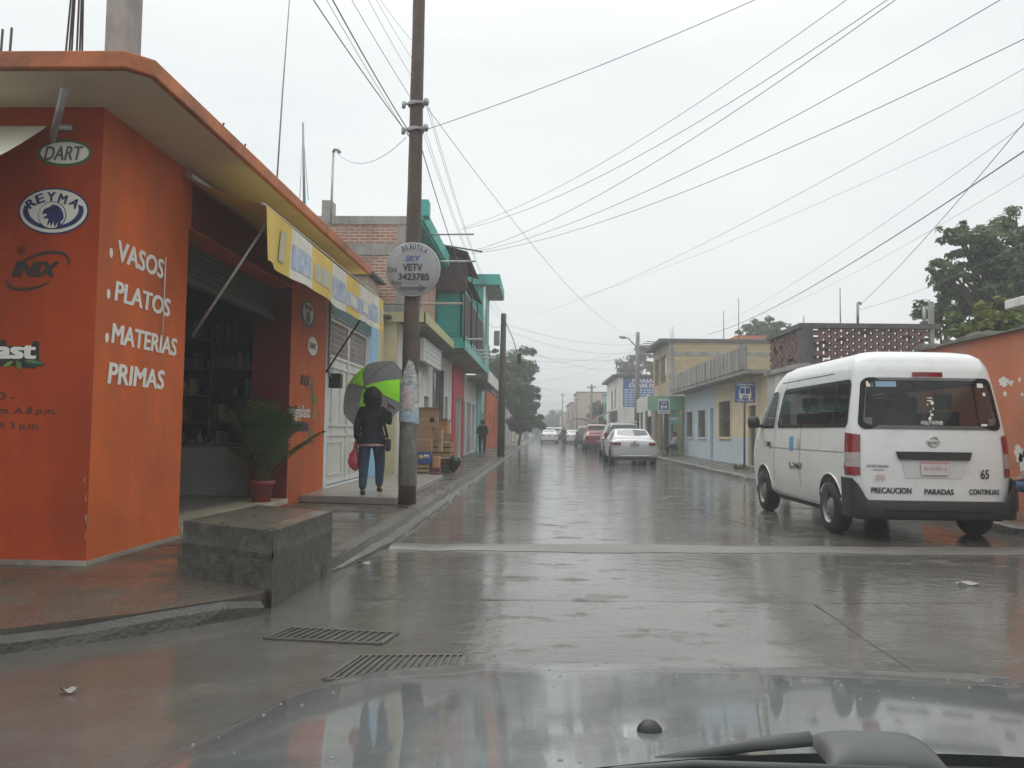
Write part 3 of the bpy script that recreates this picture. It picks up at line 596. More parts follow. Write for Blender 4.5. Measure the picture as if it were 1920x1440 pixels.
# brick house
BY=19.7
bh=thing('brick_house','two storey bare red brick house with a cream canopy over its shopfront','house',(-6,22,0))
BXF=-3.34
MB().wall(1,BY,.25,-9,BXF,3.9,6.25).build('brick_wall',m_brick,bh)
MB().wall(0,BXF,-.25,BY+.25,25.6,4.0,6.25,[(21.2,22.6,4.6,5.9)]).build('brick_wall',m_brick,bh)
b=MB(); b.box(-9,BXF+.03,BY-.03,BY+.3,6.25,6.45); b.box(-9,BXF+.02,BY-.02,BY+.02,5.5,5.78); b.box(-9,BXF+.02,BY-.02,BY+.02,4.05,4.3); b.build('concrete_band',m_conc,bh)
b=MB(); b.box(BXF-.2,BXF+.012,BY-.012,BY+.2,4.0,6.25); b.build('concrete_post',m_conc,bh)
MB().box(-5.4,-5.15,BY,BY+.4,6.45,6.85).build('chimney_stub',m_conc,bh,bevel=.01)
b=MB(); b.box(-8,-2.95,BY+.05,25.4,6.3,6.36); b.box(-3.3,-2.9,BY-.05,25.4,6.36,6.72); b.build('teal_parapet',m_teal,bh)
MB().box(-2.96,-2.78,BY-.08,BY+.32,6.45,6.85).build('parapet_pier',m_teal,bh)
for z,y in ((6.22,20.6),(5.65,21.2)): MB().tube([(-3.3,y,z),(-1.75,y,z+.02)],.025,6).build('projecting_rod',m_steel,bh)
GXL=-3.5
MB().wall(1,BY,.25,-6,GXL,.1,3.9).build('lower_wall',m_cream,bh)
MB().wall(0,GXL,-.25,BY+.25,26.3,.1,3.9,[(20.4,22.3,.14,2.6),(24.6,25.6,.14,2.3)]).build('shopfront_wall',m_white,bh)
cp=MB().box(-6,-2.82,BY-.1,26.2,3.9,4.06).build('canopy',m_conc,bh,bevel=.01)
b=MB(); b.box(-3.78,-2.79,BY-.13,BY-.1,3.86,4.1); b.box(-2.82,-2.79,BY-.13,26.2,3.86,4.1); b.build('canopy_edge',mat('pale_olive_paint',(.5,.48,.26),.7),cp)
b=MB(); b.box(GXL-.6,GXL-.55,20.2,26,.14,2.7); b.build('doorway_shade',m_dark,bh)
sg=MB().box(-3.22,-3.1,21.6,25.4,3.1,3.72).build('sign_box',m_white,bh,bevel=.02); 
b=MB()
for z in (3.22,3.36,3.5,3.62): b.box(-3.098,-3.094,21.7,25.3,z,z+.05)
b.build('sign_stripe',mat('faint_blue_stripe',(.5,.53,.6),.6),bh)
b=MB(); b.box(-4.1,-3.6,BY-.42,BY-.02,3.92,3.99); b.build('ledge_plank',m_wood,bh)
b=MB(); b.tube([(-3.75,BY-.2,4.28),(-1.9,BY-.2,4.3)],.03,6); b.build('projecting_beam',mat('weathered_plank',(.35,.31,.24),.8),bh)
# small rooftop shack roof seen over the gate
sh=thing('roof_shack','small grey lean-to shack on the roof behind the banner','shed',(-4.3,18.5,4.1))
MB().box(-4.7,-3.9,18.3,19.4,4.1,4.75).build('wall',m_beige,sh); b=MB(); b.prism([(-4.9,18.1,4.75),(-3.75,18.1,4.72),(-3.75,19.5,4.72),(-4.9,19.5,4.75)],(0,0,.06)); b.build('roof',m_dconc,sh)
# teal house
TY=26.3
th=thing('teal_house','teal two storey house with a balcony and rusty sheet roof','house',(-6,31,0))
TXB=-3.62
MB().wall(0,GXL,-.25,TY,38.2,.1,3.9,[(26.5,29.4,.5,3.4),(29.9,30.9,.14,2.5),(33.4,36.2,.14,2.6),(36.9,38,.14,2.55)]).build('shopfront_wall',m_white,th)
MB().box(GXL-.18,GXL-.12,26.5,29.4,.5,3.4).build('display_window',m_glass,th)
b=MB(); b.box(GXL-.1,GXL+.02,26.5,29.4,1.4,1.5); 
for y in (26.5,27.95,29.35): b.box(GXL-.1,GXL+.02,y,y+.06,.5,3.4)
b.build('window_frame',m_metal,th)
b=MB(); b.box(GXL,GXL+.06,32.2,33.35,.14,3.85); b.box(GXL,GXL+.06,36.25,36.8,.14,3.85); b.box(GXL,GXL+.06,33.35,36.25,2.65,3.85); b.build('red_surround',m_red,th)
def rshut(y0,y1,z1,par,m=m_steel,X=GXL):
    b=MB(); z=.14
    while z<z1-.03: b.box(X-.17,X-.13,y0+.02,y1-.02,z,z+.075); z+=.085
    return b.build('roller_shutter',m,par)
rshut(33.4,36.2,2.6,th); rshut(36.9,38,2.55,th); MB().box(GXL-.2,GXL-.15,29.9,30.9,.14,2.5).build('door',m_dark,th)
MB().wall(0,TXB,-.25,TY,36.2,4.1,7.3,[(27.2,28.4,4.1,6.2),(29.6,31,4.9,6.2)]).build('upper_wall',m_teal,th)
MB().wall(1,TY,.2,-9,TXB,4.1,7.3).build('gable_wall',m_teal,th)
b=MB(); b.box(TXB-.25,TXB-.2,27.2,28.4,4.1,6.2); b.box(TXB-.25,TXB-.2,29.6,31,4.9,6.2); b.build('upper_opening',m_dark,th)
fl=MB().box(-6,-2.46,TY-.1,38.2,3.9,4.1).build('balcony_slab',m_conc,th)
MB().box(-2.48,-2.44,TY-.14,38.3,3.86,4.2).build('slab_edge',m_ltteal,fl); MB().box(-3.3,-2.46,TY-.14,TY-.1,3.9,4.24).build('slab_edge',m_teal,fl)
b=MB()
for i in range(24): b.grid(lambda u,v,i=i:V((-3.42+.034*(i+u),TY-.02+.018*sin(pi*u),4.4+1.35*v)),3,1)
pn=b.build('corrugated_panel',m_teal,th)
b=MB(); b.box(-3.46,-2.58,TY-.06,TY-.02,5.72,5.78); b.box(-2.62,-2.56,TY-.06,TY+.02,4.1,5.78); b.box(-3.46,-3.4,TY-.06,TY+.02,4.1,5.78); b.build('panel_frame',m_dark,pn)
# dark sheet along the street side of the balcony
b=MB()
for i in range(80): b.grid(lambda u,v,i=i:V((-2.5+.02*sin(pi*u),TY+.1+.098*(i+u),4.35+1.4*v)),2,1)
b.build('balcony_sheet',mat('dark_brown_sheet',(.085,.065,.06),.7,.3,3,.1),th)
b=MB(); b.box(-2.53,-2.47,TY+.05,34.2,5.74,5.8); b.box(-2.53,-2.47,TY+.05,34.2,4.3,4.36)
for y in (26.4,29,31.6,34.1): b.box(-2.53,-2.47,y,y+.06,4.1,5.8)
b.build('balcony_rail',m_ltteal,th)
MB().wall(1,34.3,.2,-3.62,-2.46,4.1,7.35).build('wing_wall',m_teal,th); MB().wall(0,-2.46,-.2,34.5,38.2,4.1,7.35,[(35.2,36.4,5,6.6)]).build('wing_wall',m_ltteal,th)
MB().box(-2.62,-2.57,35.2,36.4,5,6.6).build('window',m_glass,th)
b=MB(); b.box(-5,-1.78,34.1,38.3,7.35,7.8); b.build('eave',m_teal,th,bevel=.02)
MB().box(-5,-1.86,34.2,38.2,7.32,7.345).build('eave_soffit',m_conc,th)
MB().tube([(-2.42,34.25,4.0),(-2.42,34.25,7.3)],.05,8).build('downpipe',m_white,th)
# rusty sheets sloping over the balcony
m_sheet=mat('rusty_sheet',(.1,.05,.045),.75,.35,2.5,.2,30,dirt=(.05,.035,.03),damt=.6)
for k,(y0,y1,x0,x1,z0,z1) in enumerate(((25.5,30.2,-3.9,-2.35,7.35,6.85),(27.0,31.6,-3.7,-2.3,6.95,6.1))):
    b=MB()
    for i in range(40): b.grid(lambda u,v,i=i:V((x0+(x1-x0)*v,y0+(y1-y0)*(i+u)/40,z0+(z1-z0)*v+.03*sin(pi*u)-.02*sin(v*3+k))),2,5)
    b.build('roof_sheet',m_sheet,th)
MB().grid(lambda u,v: V((-3.6+1.2*u+.02*sin(v*5),26.02+.04*sin(u*9),5.7+1.3*v-.25*u*v)),12,8).build('hanging_tarp',m_sheet,th)
for y in (25.9,28.5,31): MB().tube([(-2.45,y,4.1),(-2.45,y,6.75)],.03,6).build('roof_post',m_rust,th)
b=MB(); b.tube([(-3.7,25.7,7.2),(-1.9,25.7,6.9)],.025,6); b.tube([(-3.7,25.7,6.65),(-2.3,25.7,6.65)],.025,6); b.build('roof_beam',m_rust,th)
for y,z in ((27,4.28),(29,4.1),(30.8,4.15),(33,4.2)): MB().tube([(-3,y,z),(-1.95,y,z)],.035,6).build('projecting_pipe',mat('white_pipe',(.55,.54,.48),.5),th)
# white shop with canopy
ws=thing('shop_house','low white shop with roller shutters and a long white canopy','shop',(-6,42,0))
MB().wall(0,GXL,-.25,38.2,44.4,.1,3.75,[(38.8,41.2,.14,2.6),(41.8,43.6,.14,2.6)]).build('wall',m_white,ws)
rshut(38.8,41.2,2.6,ws); rshut(41.8,43.6,2.6,ws)
cn=MB().box(-6,-2.5,38.35,47.5,3.7,3.85).build('canopy',m_conc,ws); b=MB(); b.box(-2.53,-2.48,38.35,47.6,3.55,4.15); b.box(-3.5,-2.53,47.52,47.6,3.55,4.1); b.build('canopy_edge',m_white,cn)
lt=thing('teal_house','narrow pale teal housefront between the white shop and the orange house','house',(-5,46.5,0))
MB().wall(0,-3.42,-.25,44.5,49.6,.1,4.0,[(46,47.2,.14,2.4),(48,49,1.1,2.3)]).build('wall',m_ltteal,lt); b=MB(); b.box(-3.6,-3.55,46,47.2,.14,2.4); b.build('door',m_teal,lt); MB().box(-3.6,-3.55,48,49,1.1,2.3).build('window',m_glass,lt)
MB().box(-8,-3.68,44.5,49.6,3.9,4).build('roof',m_conc,lt)
oh=thing('orange_house','low orange house beyond the far wooden pole on the left','house',(-5,55,0))
MB().wall(0,-3.28,-.25,49.65,62,.1,3.75,[(52.4,53.6,.14,2.35),(56,57.4,1,2.3)]).build('wall',m_or,oh); MB().wall(1,49.65,.25,-8,-3.53,.1,3.75).build('side_wall',m_or,oh); MB().box(-8,-3.2,49.6,62,3.75,3.9).build('roof',m_conc,oh,bevel=.02)
MB().box(-3.45,-3.4,52.4,53.6,.14,2.35).build('door',m_white,oh); MB().box(-3.45,-3.4,56,57.4,1,2.3).build('window',m_glass,oh)
def simplehouse(name,label,cat,X,y0,y1,h,mw,mr,side=1,ops=(),depth=8,over=.2,dado=None,front=True):
    """plain street house: wall with real openings, each filled by a door or window, flat roof slab, end wall facing the viewer. side=+1 on the right of the street"""
    t=thing(name,label,cat,(X+side*depth/2,(y0+y1)/2,0))
    MB().wall(0,X,side*.25,y0,y1,.1,h,[o[:4] for o in ops]).build('wall',mw,t)
    if front: MB().wall(1,y0+.005,.25,X+side*.25,X+side*depth,.1,h).build('side_wall',mw,t)
    MB().box(X-side*over,X+side*depth,y0-.05,y1+.05,h,h+.16).build('roof',mr,t,bevel=.015)
    for o in ops:
        k=o[4] if len(o)>4 else 'window'
        f=MB(); a,c,e,d=o[:4]; w=.07
        f.box(X+side*.06,X+side*.14,a,a+w,e,d); f.box(X+side*.06,X+side*.14,c-w,c,e,d); f.box(X+side*.06,X+side*.14,a+w,c-w,d-w,d)
        if k=='window':
            f.box(X+side*.06,X+side*.14,a+w,c-w,e,e+w); wf=f.build('window',m_metal,t); MB().box(X+side*.10,X+side*.12,a+w,c-w,e+w,d-w).build('pane',m_glass,wf)
            g=MB(); n=max(3,int((c-a)/.14))
            for i in range(1,n): yy=a+(c-a)*i/n; g.box(X+side*.02,X+side*.04,yy-.01,yy+.01,e,d)
            g.build('bars',m_dark,wf)
            MB().box(X-side*.05,X+side*.05,a-.06,c+.06,e-.09,e-.005).build('sill',m_conc,wf)
        elif k=='shutter': 
            f.build('door_frame',m_metal,t); b=MB(); z=e
            while z<d-.05: b.box(X+side*.1,X+side*.13,a+w,c-w,z,z+.075); z+=.085
            b.build('roller_shutter',m_steel,t)
        else: df=f.build('door_frame',m_metal,t); MB().box(X+side*.09,X+side*.12,a+w,c-w,e,d-w).build('door',o[5] if len(o)>5 else m_wood,df)
    return t
simplehouse('house','small pinkish house with a red awning beyond the orange house','house',-3.1,62.2,72,3.6,m_pink,m_white,-1,[(64,65.2,.14,2.4,'door'),(67,69,1,2.3)])
simplehouse('house','blue banded white shop behind the dark trimmed tree','shop',-2.9,72.3,88,3.2,m_white,m_ltblue,-1,[(74,77,.14,2.5,'shutter'),(80,83,.14,2.5,'shutter')])
simplehouse('house','yellow fronted low house far down the left side','house',-2.7,88.3,102,3.4,m_yel,m_conc,-1,[(90,92,.14,2.4,'door'),(95,98,1,2.4)])
simplehouse('house','pale blue house near the far end of the left side','house',-2.4,102.4,121,4.2,m_ltblue,m_dconc,-1,[(105,107,.14,2.4,'door'),(110,114,1,2.4)])
simplehouse('house','far grey house at the end of the left row','house',-2.2,124,150,5.2,m_conc,m_dconc,-1,[(128,130,.14,2.4,'door'),(136,140,1,2.4)])
# ------------------------------------------------------------------ right side
XR=7.5
ow=thing('garden_wall','tall orange street wall with peeling white patches and a mossy top','wall',(XR+.2,12,0))
MB().wall(0,XR,.3,5.5,16.6,.12,2.98).build('wall',m_orpale,ow)
rr=random.Random(5)
def patch(px,py,w,h,seed,nm='peeled_patch'):
    r_=random.Random(seed); p=oX(px,py,XR); n=22; pts=[]
    for k in range(n): a=2*pi*k/n; q_=r_.uniform(.55,1.1); pts.append((w*q_*cos(a),h*q_*sin(a)))
    flat(pts,p,(0,-1,0),Z,m_white,ow,nm,.003)
for k,(px,py,w,h) in enumerate(((1882,715,.16,.09),(1896,718,.09,.05),(1912,712,.05,.04),(1885,738,.06,.05),(1912,850,.2,.14),(1918,868,.12,.2),(1917,740,.04,.03))): patch(px,py,w,h,k)
b=MB(); mossr=random.Random(3)
def mossf(u,v):
    y=5.4+u*11.3; a=pi*v; return V((XR+.15-cos(a)*.24,y,2.97+sin(a)*(.1+.05*sin(y*3.1)+mossr.uniform(-.02,.03))))
MB().grid(mossf,90,8).build('mossy_cap',mat('mossy_cap',(.07,.075,.05),.9,.5,5,.8,25,dirt=(.03,.03,.025),damt=.6,dscale=3),ow)
wh=thing('white_roofed_house','house behind the orange wall with a thick white roof edge','house',(11,15,0))
MB().wall(1,14.2,.25,8.7,14,.1,3.5).build('wall',m_cream,wh); MB().wall(0,8.7,.25,6,14.19,.1,3.5).build('side_wall',m_cream,wh); MB().box(8.02,14,5.5,14.55,3.5,3.66).build('roof',m_white,wh,bevel=.02)
# house with the perforated brick parapet
ph=thing('parapet_house','single storey house with a perforated brick roof parapet behind the van','house',(9.5,26,0)); PY=24.0
MB().wall(0,XR,.25,PY,27.7,.1,3.3,[(25.2,26.4,.14,2.3)]).build('street_wall',m_white,ph); MB().box(XR+.12,XR+.16,25.2,26.4,.14,2.3).build('door',m_wood,ph)
MB().wall(1,PY+.004,.25,XR+.25,14,.1,3.2).build('side_wall',m_conc,ph); MB().box(XR-.12,14,PY-.06,27.7,3.2,3.34).build('roof',m_conc,ph)
def screen(ax,val,u0,u1,z0,z1,seed,par,name='brick_screen'):
    r_=random.Random(seed); b=MB(); z=z0; row=0
    while z<z1-.06:
        u=u0+(.17 if row%2 else 0)
        while u<u1-.1:
            w=.26; 
            if r_.random()>.05:
                d=r_.uniform(-.012,.012)
                if ax==1: b.box(u,u+w,val+d,val+.11+d,z,z+.098)
                else: b.box(val+d,val+.11+d,u,u+w,z,z+.098)
            u+=.34
        z+=.1; row+=1
    return b.build(name,m_bbrick,par)
screen(1,PY,XR+.32,11.1,3.36,4.36,1,ph); screen(0,XR,PY+.3,27.4,3.36,4.36,2,ph); screen(1,PY,11.5,14,3.36,4.1,4,ph); screen(1,PY+.125,XR+.2,11.1,3.32,4.36,7,ph); screen(0,XR+.125,PY+.25,27.4,3.32,4.36,8,ph)
MB().box(XR-.04,XR+.3,PY-.04,PY+.3,3.34,4.36).build('corner_post',m_dconc,ph); MB().box(11.12,11.24,PY-.02,PY+.1,3.34,5.15).build('corner_post',m_conc,ph)
b=MB(); b.box(XR-.08,11.4,PY-.06,PY+.24,4.36,4.5); b.box(XR-.08,XR+.22,PY+.24,27.6,4.36,4.5); b.build('coping',m_dconc,ph)
an=thing('roof_mast','short grey service mast on the brick parapet','mast',(XR+1.6,PY+.3,4.5))
p=oY(1608,568,PY+.3); MB().tube([(p.x,PY+.3,4.4),p],.04,8).build('pipe',m_metal,an); MB().tube([p,p+V((.06,0,.02)),p+V((.1,0,-.05))],.035,6).build('weatherhead',m_metal,an)
for k,(px,py0,py1) in enumerate(((1575,540,605),(1507,592,606),(1733,575,612))):
    p=oY(px,py0,PY+.4); tag(MB().tube([(p.x,PY+.4,4.35),p],.016 if k<2 else .05,6).build('roof_rod',m_metal),['thin rod standing on the brick parapet left of the service mast','short stub rod at the corner of the brick parapet','stout grey post at the right end of the brick parapet'][k],'rod')
# yellow house and blue house under a grey parapet
def greyhouse(name,label,y0,y1,mw,mdado,ops,zd):
    t=thing(name,label,'house',(10,(y0+y1)/2,0))
    MB().wall(0,XR,.25,y0,y1,.1,3.3,[o[:4] for o in ops]).build('wall',mw,t)
    if mdado:
        b=MB(); us=sorted([y0]+[u for o in ops for u in o[:2] if o[2]<zd]+[y1])
        for i in range(0,len(us),2): b.box(XR-.012,XR+.05,us[i]+.01,us[i+1]-.01,.1,zd)
        b.build('dado',mdado,t)
    for o in ops:
        a,c,e,d=o[:4]
        if o[4]=='w':
            f=MB(); f.box(XR-.05,XR+.03,a-.09,a,e-.09,d+.09); f.box(XR-.05,XR+.03,c,c+.09,e-.09,d+.09); f.box(XR-.05,XR+.03,a,c,d,d+.09); f.box(XR-.07,XR+.03,a,c,e-.09,e); wf=f.build('window',o[5],t)
            MB().box(XR+.13,XR+.16,a,c,e,d).build('pane',m_glass,wf); g=MB(); n=max(4,int((c-a)/.16))
            for i in range(1,n): yy=a+(c-a)*i/n; g.box(XR+.02,XR+.04,yy-.012,yy+.012,e,d)
            g.box(XR+.015,XR+.045,a,c,(e+d)/2-.015,(e+d)/2+.015); g.build('bars',mat('window_bars_brown',(.16,.11,.08),.6),wf)
        else: MB().box(XR+.1,XR+.14,a,c,e,d).build('door',o[5],t)
    MB().box(6.75,14,y0,y1,3.3,3.44).build('roof_overhang',m_conc,t)
    MB().box(6.72,6.86,y0,y1,3.44,4.22).build('parapet',m_conc,t,bevel=.01); 
    b=MB(); n=int((y1-y0)/.55)
    for i in range(n): yy=y0+(y1-y0)*i/n; b.box(6.712,6.72,yy,yy+.02,3.46,4.2)
    b.build('form_seam',m_dconc,t)
    return t
greyhouse('yellow_house','low ochre house with a pale blue base and grey concrete parapet',27.75,36.0,m_yel,m_ltblue,[(32.9,35.0,1.15,2.6,'w',m_yel),(29.2,30.2,.14,2.3,'d',m_wood)],1.15)
greyhouse('blue_house','low pale blue house with small barred windows and grey concrete parapet',36.05,43.6,m_ltblue,None,[(36.3,37.0,.14,2.4,'d',m_ltteal),(37.9,39.6,1.1,2.35,'w',m_ltblue),(41.1,42.7,1.1,2.35,'w',m_ltblue)],1.1)
# green shop with canopy
gs=thing('green_shop','open fronted shop under a green canopy with a white ribbed side','shop',(9,45.5,0))
MB().wall(0,XR,.25,43.65,48.6,.1,3.1,[(44.2,48.3,.14,2.5)]).build('wall',m_green,gs); MB().box(10,10.1,43.7,48.6,.14,3.1).build('back_wall',m_dark,gs)
cnp=MB().box(5.62,XR+.2,43.55,48.6,3.02,3.1).build('canopy',m_conc,gs)
MB().box(5.6,XR-.02,43.5,43.55,2.45,3.2).build('canopy_front',m_green,cnp)
b=MB()
for i in range(22): y=43.6+i*.225; b.box(5.56,5.6,y,y+.13,2.4,3.2); b.box(5.58,5.61,y+.13,y+.225,2.4,3.2)
b.build('canopy_side',m_white,cnp)
b=MB()
for x,y in ((5.8,43.7),(5.8,46.2),(5.8,48.4),(6.75,43.9)): b.box(x,x+.12,y,y+.12,.13,3.0)
b.build('post',m_steel,gs)
b=MB(); b.box(6.9,6.95,44.0,46.2,.2,2.3); b.box(6.2,6.25,47,48.4,.2,2.2); b.build('hanging_tarp',m_dark,gs)
MB().box(6.75,7.3,43.8,43.84,1.75,2.35).build('shop_sign',m_ltteal,gs); MB().box(6.8,7.25,43.78,43.8,1.95,2.1).build('sign_stripe',m_white,gs)
# yellow block house
yh=thing('block_house','unfinished two storey yellow block house with open upper balcony','house',(11,52,0)); YY=48.8
MB().wall(1,YY,.3,XR,14.5,.1,6.6).build('block_wall',m_yblock,yh)
MB().wall(0,XR,.3,YY+.3,55.6,.1,6.6,[(50.0,52.2,4.3,6.0),(53.0,55.0,4.3,6.0),(50,55,.14,2.7)]).build('street_wall',m_yblock,yh)
b=MB(); b.box(XR-.03,XR+.3,YY-.03,YY+.3,.1,6.6); b.box(11.6,11.85,YY-.03,YY+.1,3.3,6.6); b.box(XR-.03,XR+.25,52.45,52.75,.1,6.6); b.box(XR+.3,14.5,YY-.025,YY+.1,5.85,6.05); b.box(XR+.3,14.5,YY-.025,YY+.1,3.2,3.45); b.build('concrete_frame',m_conc,yh)
b=MB(); b.box(XR-.6,14.6,YY-.12,55.7,6.6,6.82); b.build('roof',m_dconc,yh,bevel=.02)
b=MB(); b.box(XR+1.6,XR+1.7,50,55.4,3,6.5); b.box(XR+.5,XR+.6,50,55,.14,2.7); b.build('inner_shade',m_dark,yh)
for k in range(6): MB().tube([(XR-.6,49.5+k,6.68),(XR-1.25-.1*(k%3),49.5+k+.05,6.72)],.025,5).build('projecting_rod',m_rust,yh)
for px,py0 in ((1258,618),(1262,612),(1357,583),(1385,560)):
    p=oY(px,py0,YY+.5); MB().tube([(p.x,YY+.5,6.8),p],.02 if px<1300 else .03,5).build('roof_rod',m_metal,yh)
MB().box(XR+4.6,XR+6.5,YY+3,YY+5,6.8,7.4).build('water_tank_base',m_orpale,yh)
# white house with painted sign
SY=70.0
wsn=thing('sign_house','white house with a large blue painted sign on its end wall','house',(9.5,75,0))
x0=oY(1159,760,SY).x; x1=oY(1226,760,SY).x
MB().wall(1,SY,.3,x0,x1+3,.1,5.9).build('end_wall',m_white,wsn); MB().wall(0,x0,.3,SY+.3,82,.1,5.9,[(72,73.5,3.3,5),(75,77,3.3,5),(73,76,.14,2.5)]).build('street_wall',m_white,wsn)
MB().box(x0+.12,x0+.15,72,77,3.3,5).build('window',m_glass,wsn); MB().box(x0+.12,x0+.15,73,76,.14,2.5).build('door',m_wood,wsn)
b=MB(); b.prism([(x0-.5,SY-.2,5.9),(x1+3,SY-.2,5.9),(x1+3,82,5.9),(x0-.5,82,5.9)],(0,0,.22)); b.build('roof',m_rust,wsn)
a=oY(1168,763,SY); e=oY(1226,708,SY); pw,phh=e.x-a.x,e.z-a.z
sp=flat([(0,0),(pw,0),(pw,phh),(0,phh)],a,X1,Z,mat('royal_blue_paint',(.06,.12,.32),.6,.15,2,.02),wsn,'painted_sign',.004)
text('MARIA',a+V((pw*.3,0,phh*.83)),pw*.68,phh*.13,X1,Z,m_letter,wsn,'sign_lettering',.04,eps=.01); text('CORAS D',a+V((pw*.2,0,phh*.66)),pw*.78,phh*.14,X1,Z,m_letter,wsn,'sign_lettering',.04,eps=.01)
b=MB(); r_=random.Random(6)
for k in range(7):
    z=a.z+phh*(.56-.085*k); x=a.x+pw*.05
    while x<a.x+pw*.93:
        w=r_.uniform(.15,.45); b.box(x,min(x+w,a.x+pw*.97),SY-.012,SY-.008,z,z+phh*.045); x+=w+.07
b.build('sign_small_print',mat('pale_blue_print',(.5,.58,.7),.6),wsn)
aq=simplehouse('house','house with an aqua upper front beside the white sign house','house',6.9,82.4,92,5.2,mat('aqua_paint',(.3,.55,.52),.7,.1,1.5,.05),m_conc,1,[(84,86,.14,2.5,'door'),(88,90,3.2,4.4)])
mw=thing('maroon_awning','dark maroon canvas awning beyond the white sign house','awning',(6,72,2.6))
MB().grid(lambda u,v:V((x0-.05-1.7*v,SY+.5+u*9,3.2-.75*v)),10,4).build('canvas',m_maroon2,mw)
b=MB()
for y in (70.6,75,79.4): b.tube([(x0-1.7,y,.13),(x0-1.7,y,2.45)],.03,6)
b.build('post',m_steel,mw)
simplehouse('house','beige block two storey house facing up the street','house',5.0,112,124,6.5,m_beige,m_dconc,1,[(114,116,.14,2.5,'door'),(118,121,3.8,5.4)])
simplehouse('house','low brick coloured house far down on the right','house',6.4,92.5,111.5,3.2,m_pink,m_conc,1,[(95,98,.14,2.5,'shutter'),(102,105,1,2.3)],front=True)
simplehouse('house','distant red brick house beyond the beige block house','house',4.6,126,150,5.6,m_brick,m_dconc,1,[(130,132,.14,2.5,'door'),(138,142,3.2,4.6)])
simplehouse('house','farthest pale house on the right side of the street','house',4.2,154,190,4.6,m_cream,m_dconc,1,[(160,164,.14,2.5,'door'),(172,178,1,2.5)])
# ------------------------------------------------------------------ poles and cables
PX,PYP=-2.08,12.95
pole=thing('utility_pole','brown wooden utility pole at the left kerb with torn posters and a round sign','utility pole',(PX,PYP,.12))
rr=random.Random(1)
MB().tube([(PX+.002*i+rr.uniform(-.003,.003),PYP,.1+.5*i) for i in range(20)],[.142-.0028*i+rr.uniform(-.002,.002) for i in range(20)],18).build('shaft',m_wood,pole)
MB().tube([(PX+.001*i,PYP,.42+.2*i) for i in range(6)],[.1475-.0009*i for i in range(6)],18,cap=False).build('grey_band',mat('lichen_grey_wood',(.2,.19,.17),.8,.35,6,.5,25,dirt=(.08,.07,.06),damt=.6,dscale=4,streak=True),pole)
def wrap(z0,z1,a0,a1,r,m,name,par,seed,n=10,jag=.05,peak=0):
    r_=random.Random(seed); jt=[r_.uniform(-jag,jag*.4) for _ in range(n+1)]; jb=[r_.uniform(-jag*.4,jag*.4) for _ in range(n+1)]
    def f(u,v):
        i=min(n,int(u*n+.5)); a=a0+(a1-a0)*u; zt=z1+jt[i]-peak*abs(2*u-1)**1.3; zz=z0+jb[i]+(zt-z0-jb[i])*v; q=r+.006*sin(u*17+seed)*v
        return V((PX+.006+q*cos(a),PYP+q*sin(a),zz))
    return MB().grid(f,n,5).build(name,m,par)
m_post=mat('torn_white_paper',(.6,.6,.6),.7,.45,14,.25,30,dirt=(.12,.13,.16),damt=.55,dscale=9,streak='h')
m_postb=mat('faded_blue_paper',(.34,.5,.62),.7,.3,12,.2,30,dirt=(.65,.66,.68),damt=.5,dscale=10)
wrap(1.4,2.05,R(185),R(355),.152,m_postb,'poster',pole,2); wrap(1.55,2.42,R(215),R(345),.157,m_post,'poster',pole,5,12,.06,.5); wrap(1.42,1.6,R(200),R(340),.16,m_postb,'poster',pole,9,10,.05)
wrap(1.62,1.95,R(250),R(300),.164,mat('pale_pink_paper',(.6,.5,.48),.7,.3,12,.1),'poster',pole,12,10,.05); wrap(1.75,2.3,R(335),R(362),.168,m_post,'poster',pole,15,8,.06,.3)
for z,s in ((6.5,.2),(6.08,.2)):
    b=MB(); b.lathe([(.122,-.02),(.137,-.02),(.137,.03),(.122,.03)],(PX+.02,PYP,z),16); b.bar((PX+.02,PYP-.125,z),(PX+s,PYP-.125,z),.03); b.bar((PX+.02,PYP-.125,z-.01),(PX-s+.04,PYP-.125,z-.04),.03)
    b.lathe([(0,-.05),(.035,-.05),(.045,0),(.035,.05),(0,.05)],(PX+s,PYP-.125,z),10); b.lathe([(0,-.05),(.03,-.05),(.03,.05),(0,.05)],(PX-s+.04,PYP-.125,z-.05),8); b.build('insulator_band',m_metal,pole)
# round sign made from a dish
SG=V((-2.03,PYP-.2,oY(768,505,12.75).z)); rs=.425
ds=thing('round_sign','round grey dish used as a hand lettered sign on the wooden pole','sign',(SG.x,SG.y,SG.z-rs))
m_dish=mat('grey_dish_paint',(.34,.34,.36),.45,.1,2,.04,30)
MB().lathe([(0,.02),(rs*.7,.014),(rs*.96,0),(rs,-.02),(rs*1.0,-.035),(rs*.97,-.04),(rs*.6,-.06),(0,-.07)],SG,48,(0,-1,0)).build('dish',m_dish,ds)
MB().lathe([(rs*1.0,-.04),(rs*1.02,-.02),(rs*.985,.006),(rs*.97,0)],SG,48,(0,-1,0)).build('rim',m_steel,ds)
MB().box(SG.x-.05,SG.x+.05,SG.y+.04,PYP-.1,SG.z-.1,SG.z+.1).build('bracket',m_metal,ds)
def dt(st,x,z,w,h,m,bold=.02,shear=0): text(st,(SG.x+x*rs,SG.y-.024,SG.z+z*rs),w*rs,h*rs,X1,Z,m,ds,'sign_lettering',bold,shear)
m_sk=mat('blue_hand_paint',(.03,.12,.32),.5,.2,8,.02); m_fd=mat('faded_black_paint',(.11,.11,.12),.6,.4,20,.02)
for k,ch in enumerate('JOJUTLA'):
    a=R(118-k*10.5); rt=V((sin(a),0,-cos(a))*1); up=V((cos(a),0,sin(a))); p=SG+V((0,-.024,0))+up*(rs*.74)-rt*(rs*.05)
    text(ch,p,rs*.1,rs*.17,rt,up,m_black,ds,'sign_lettering',.02)
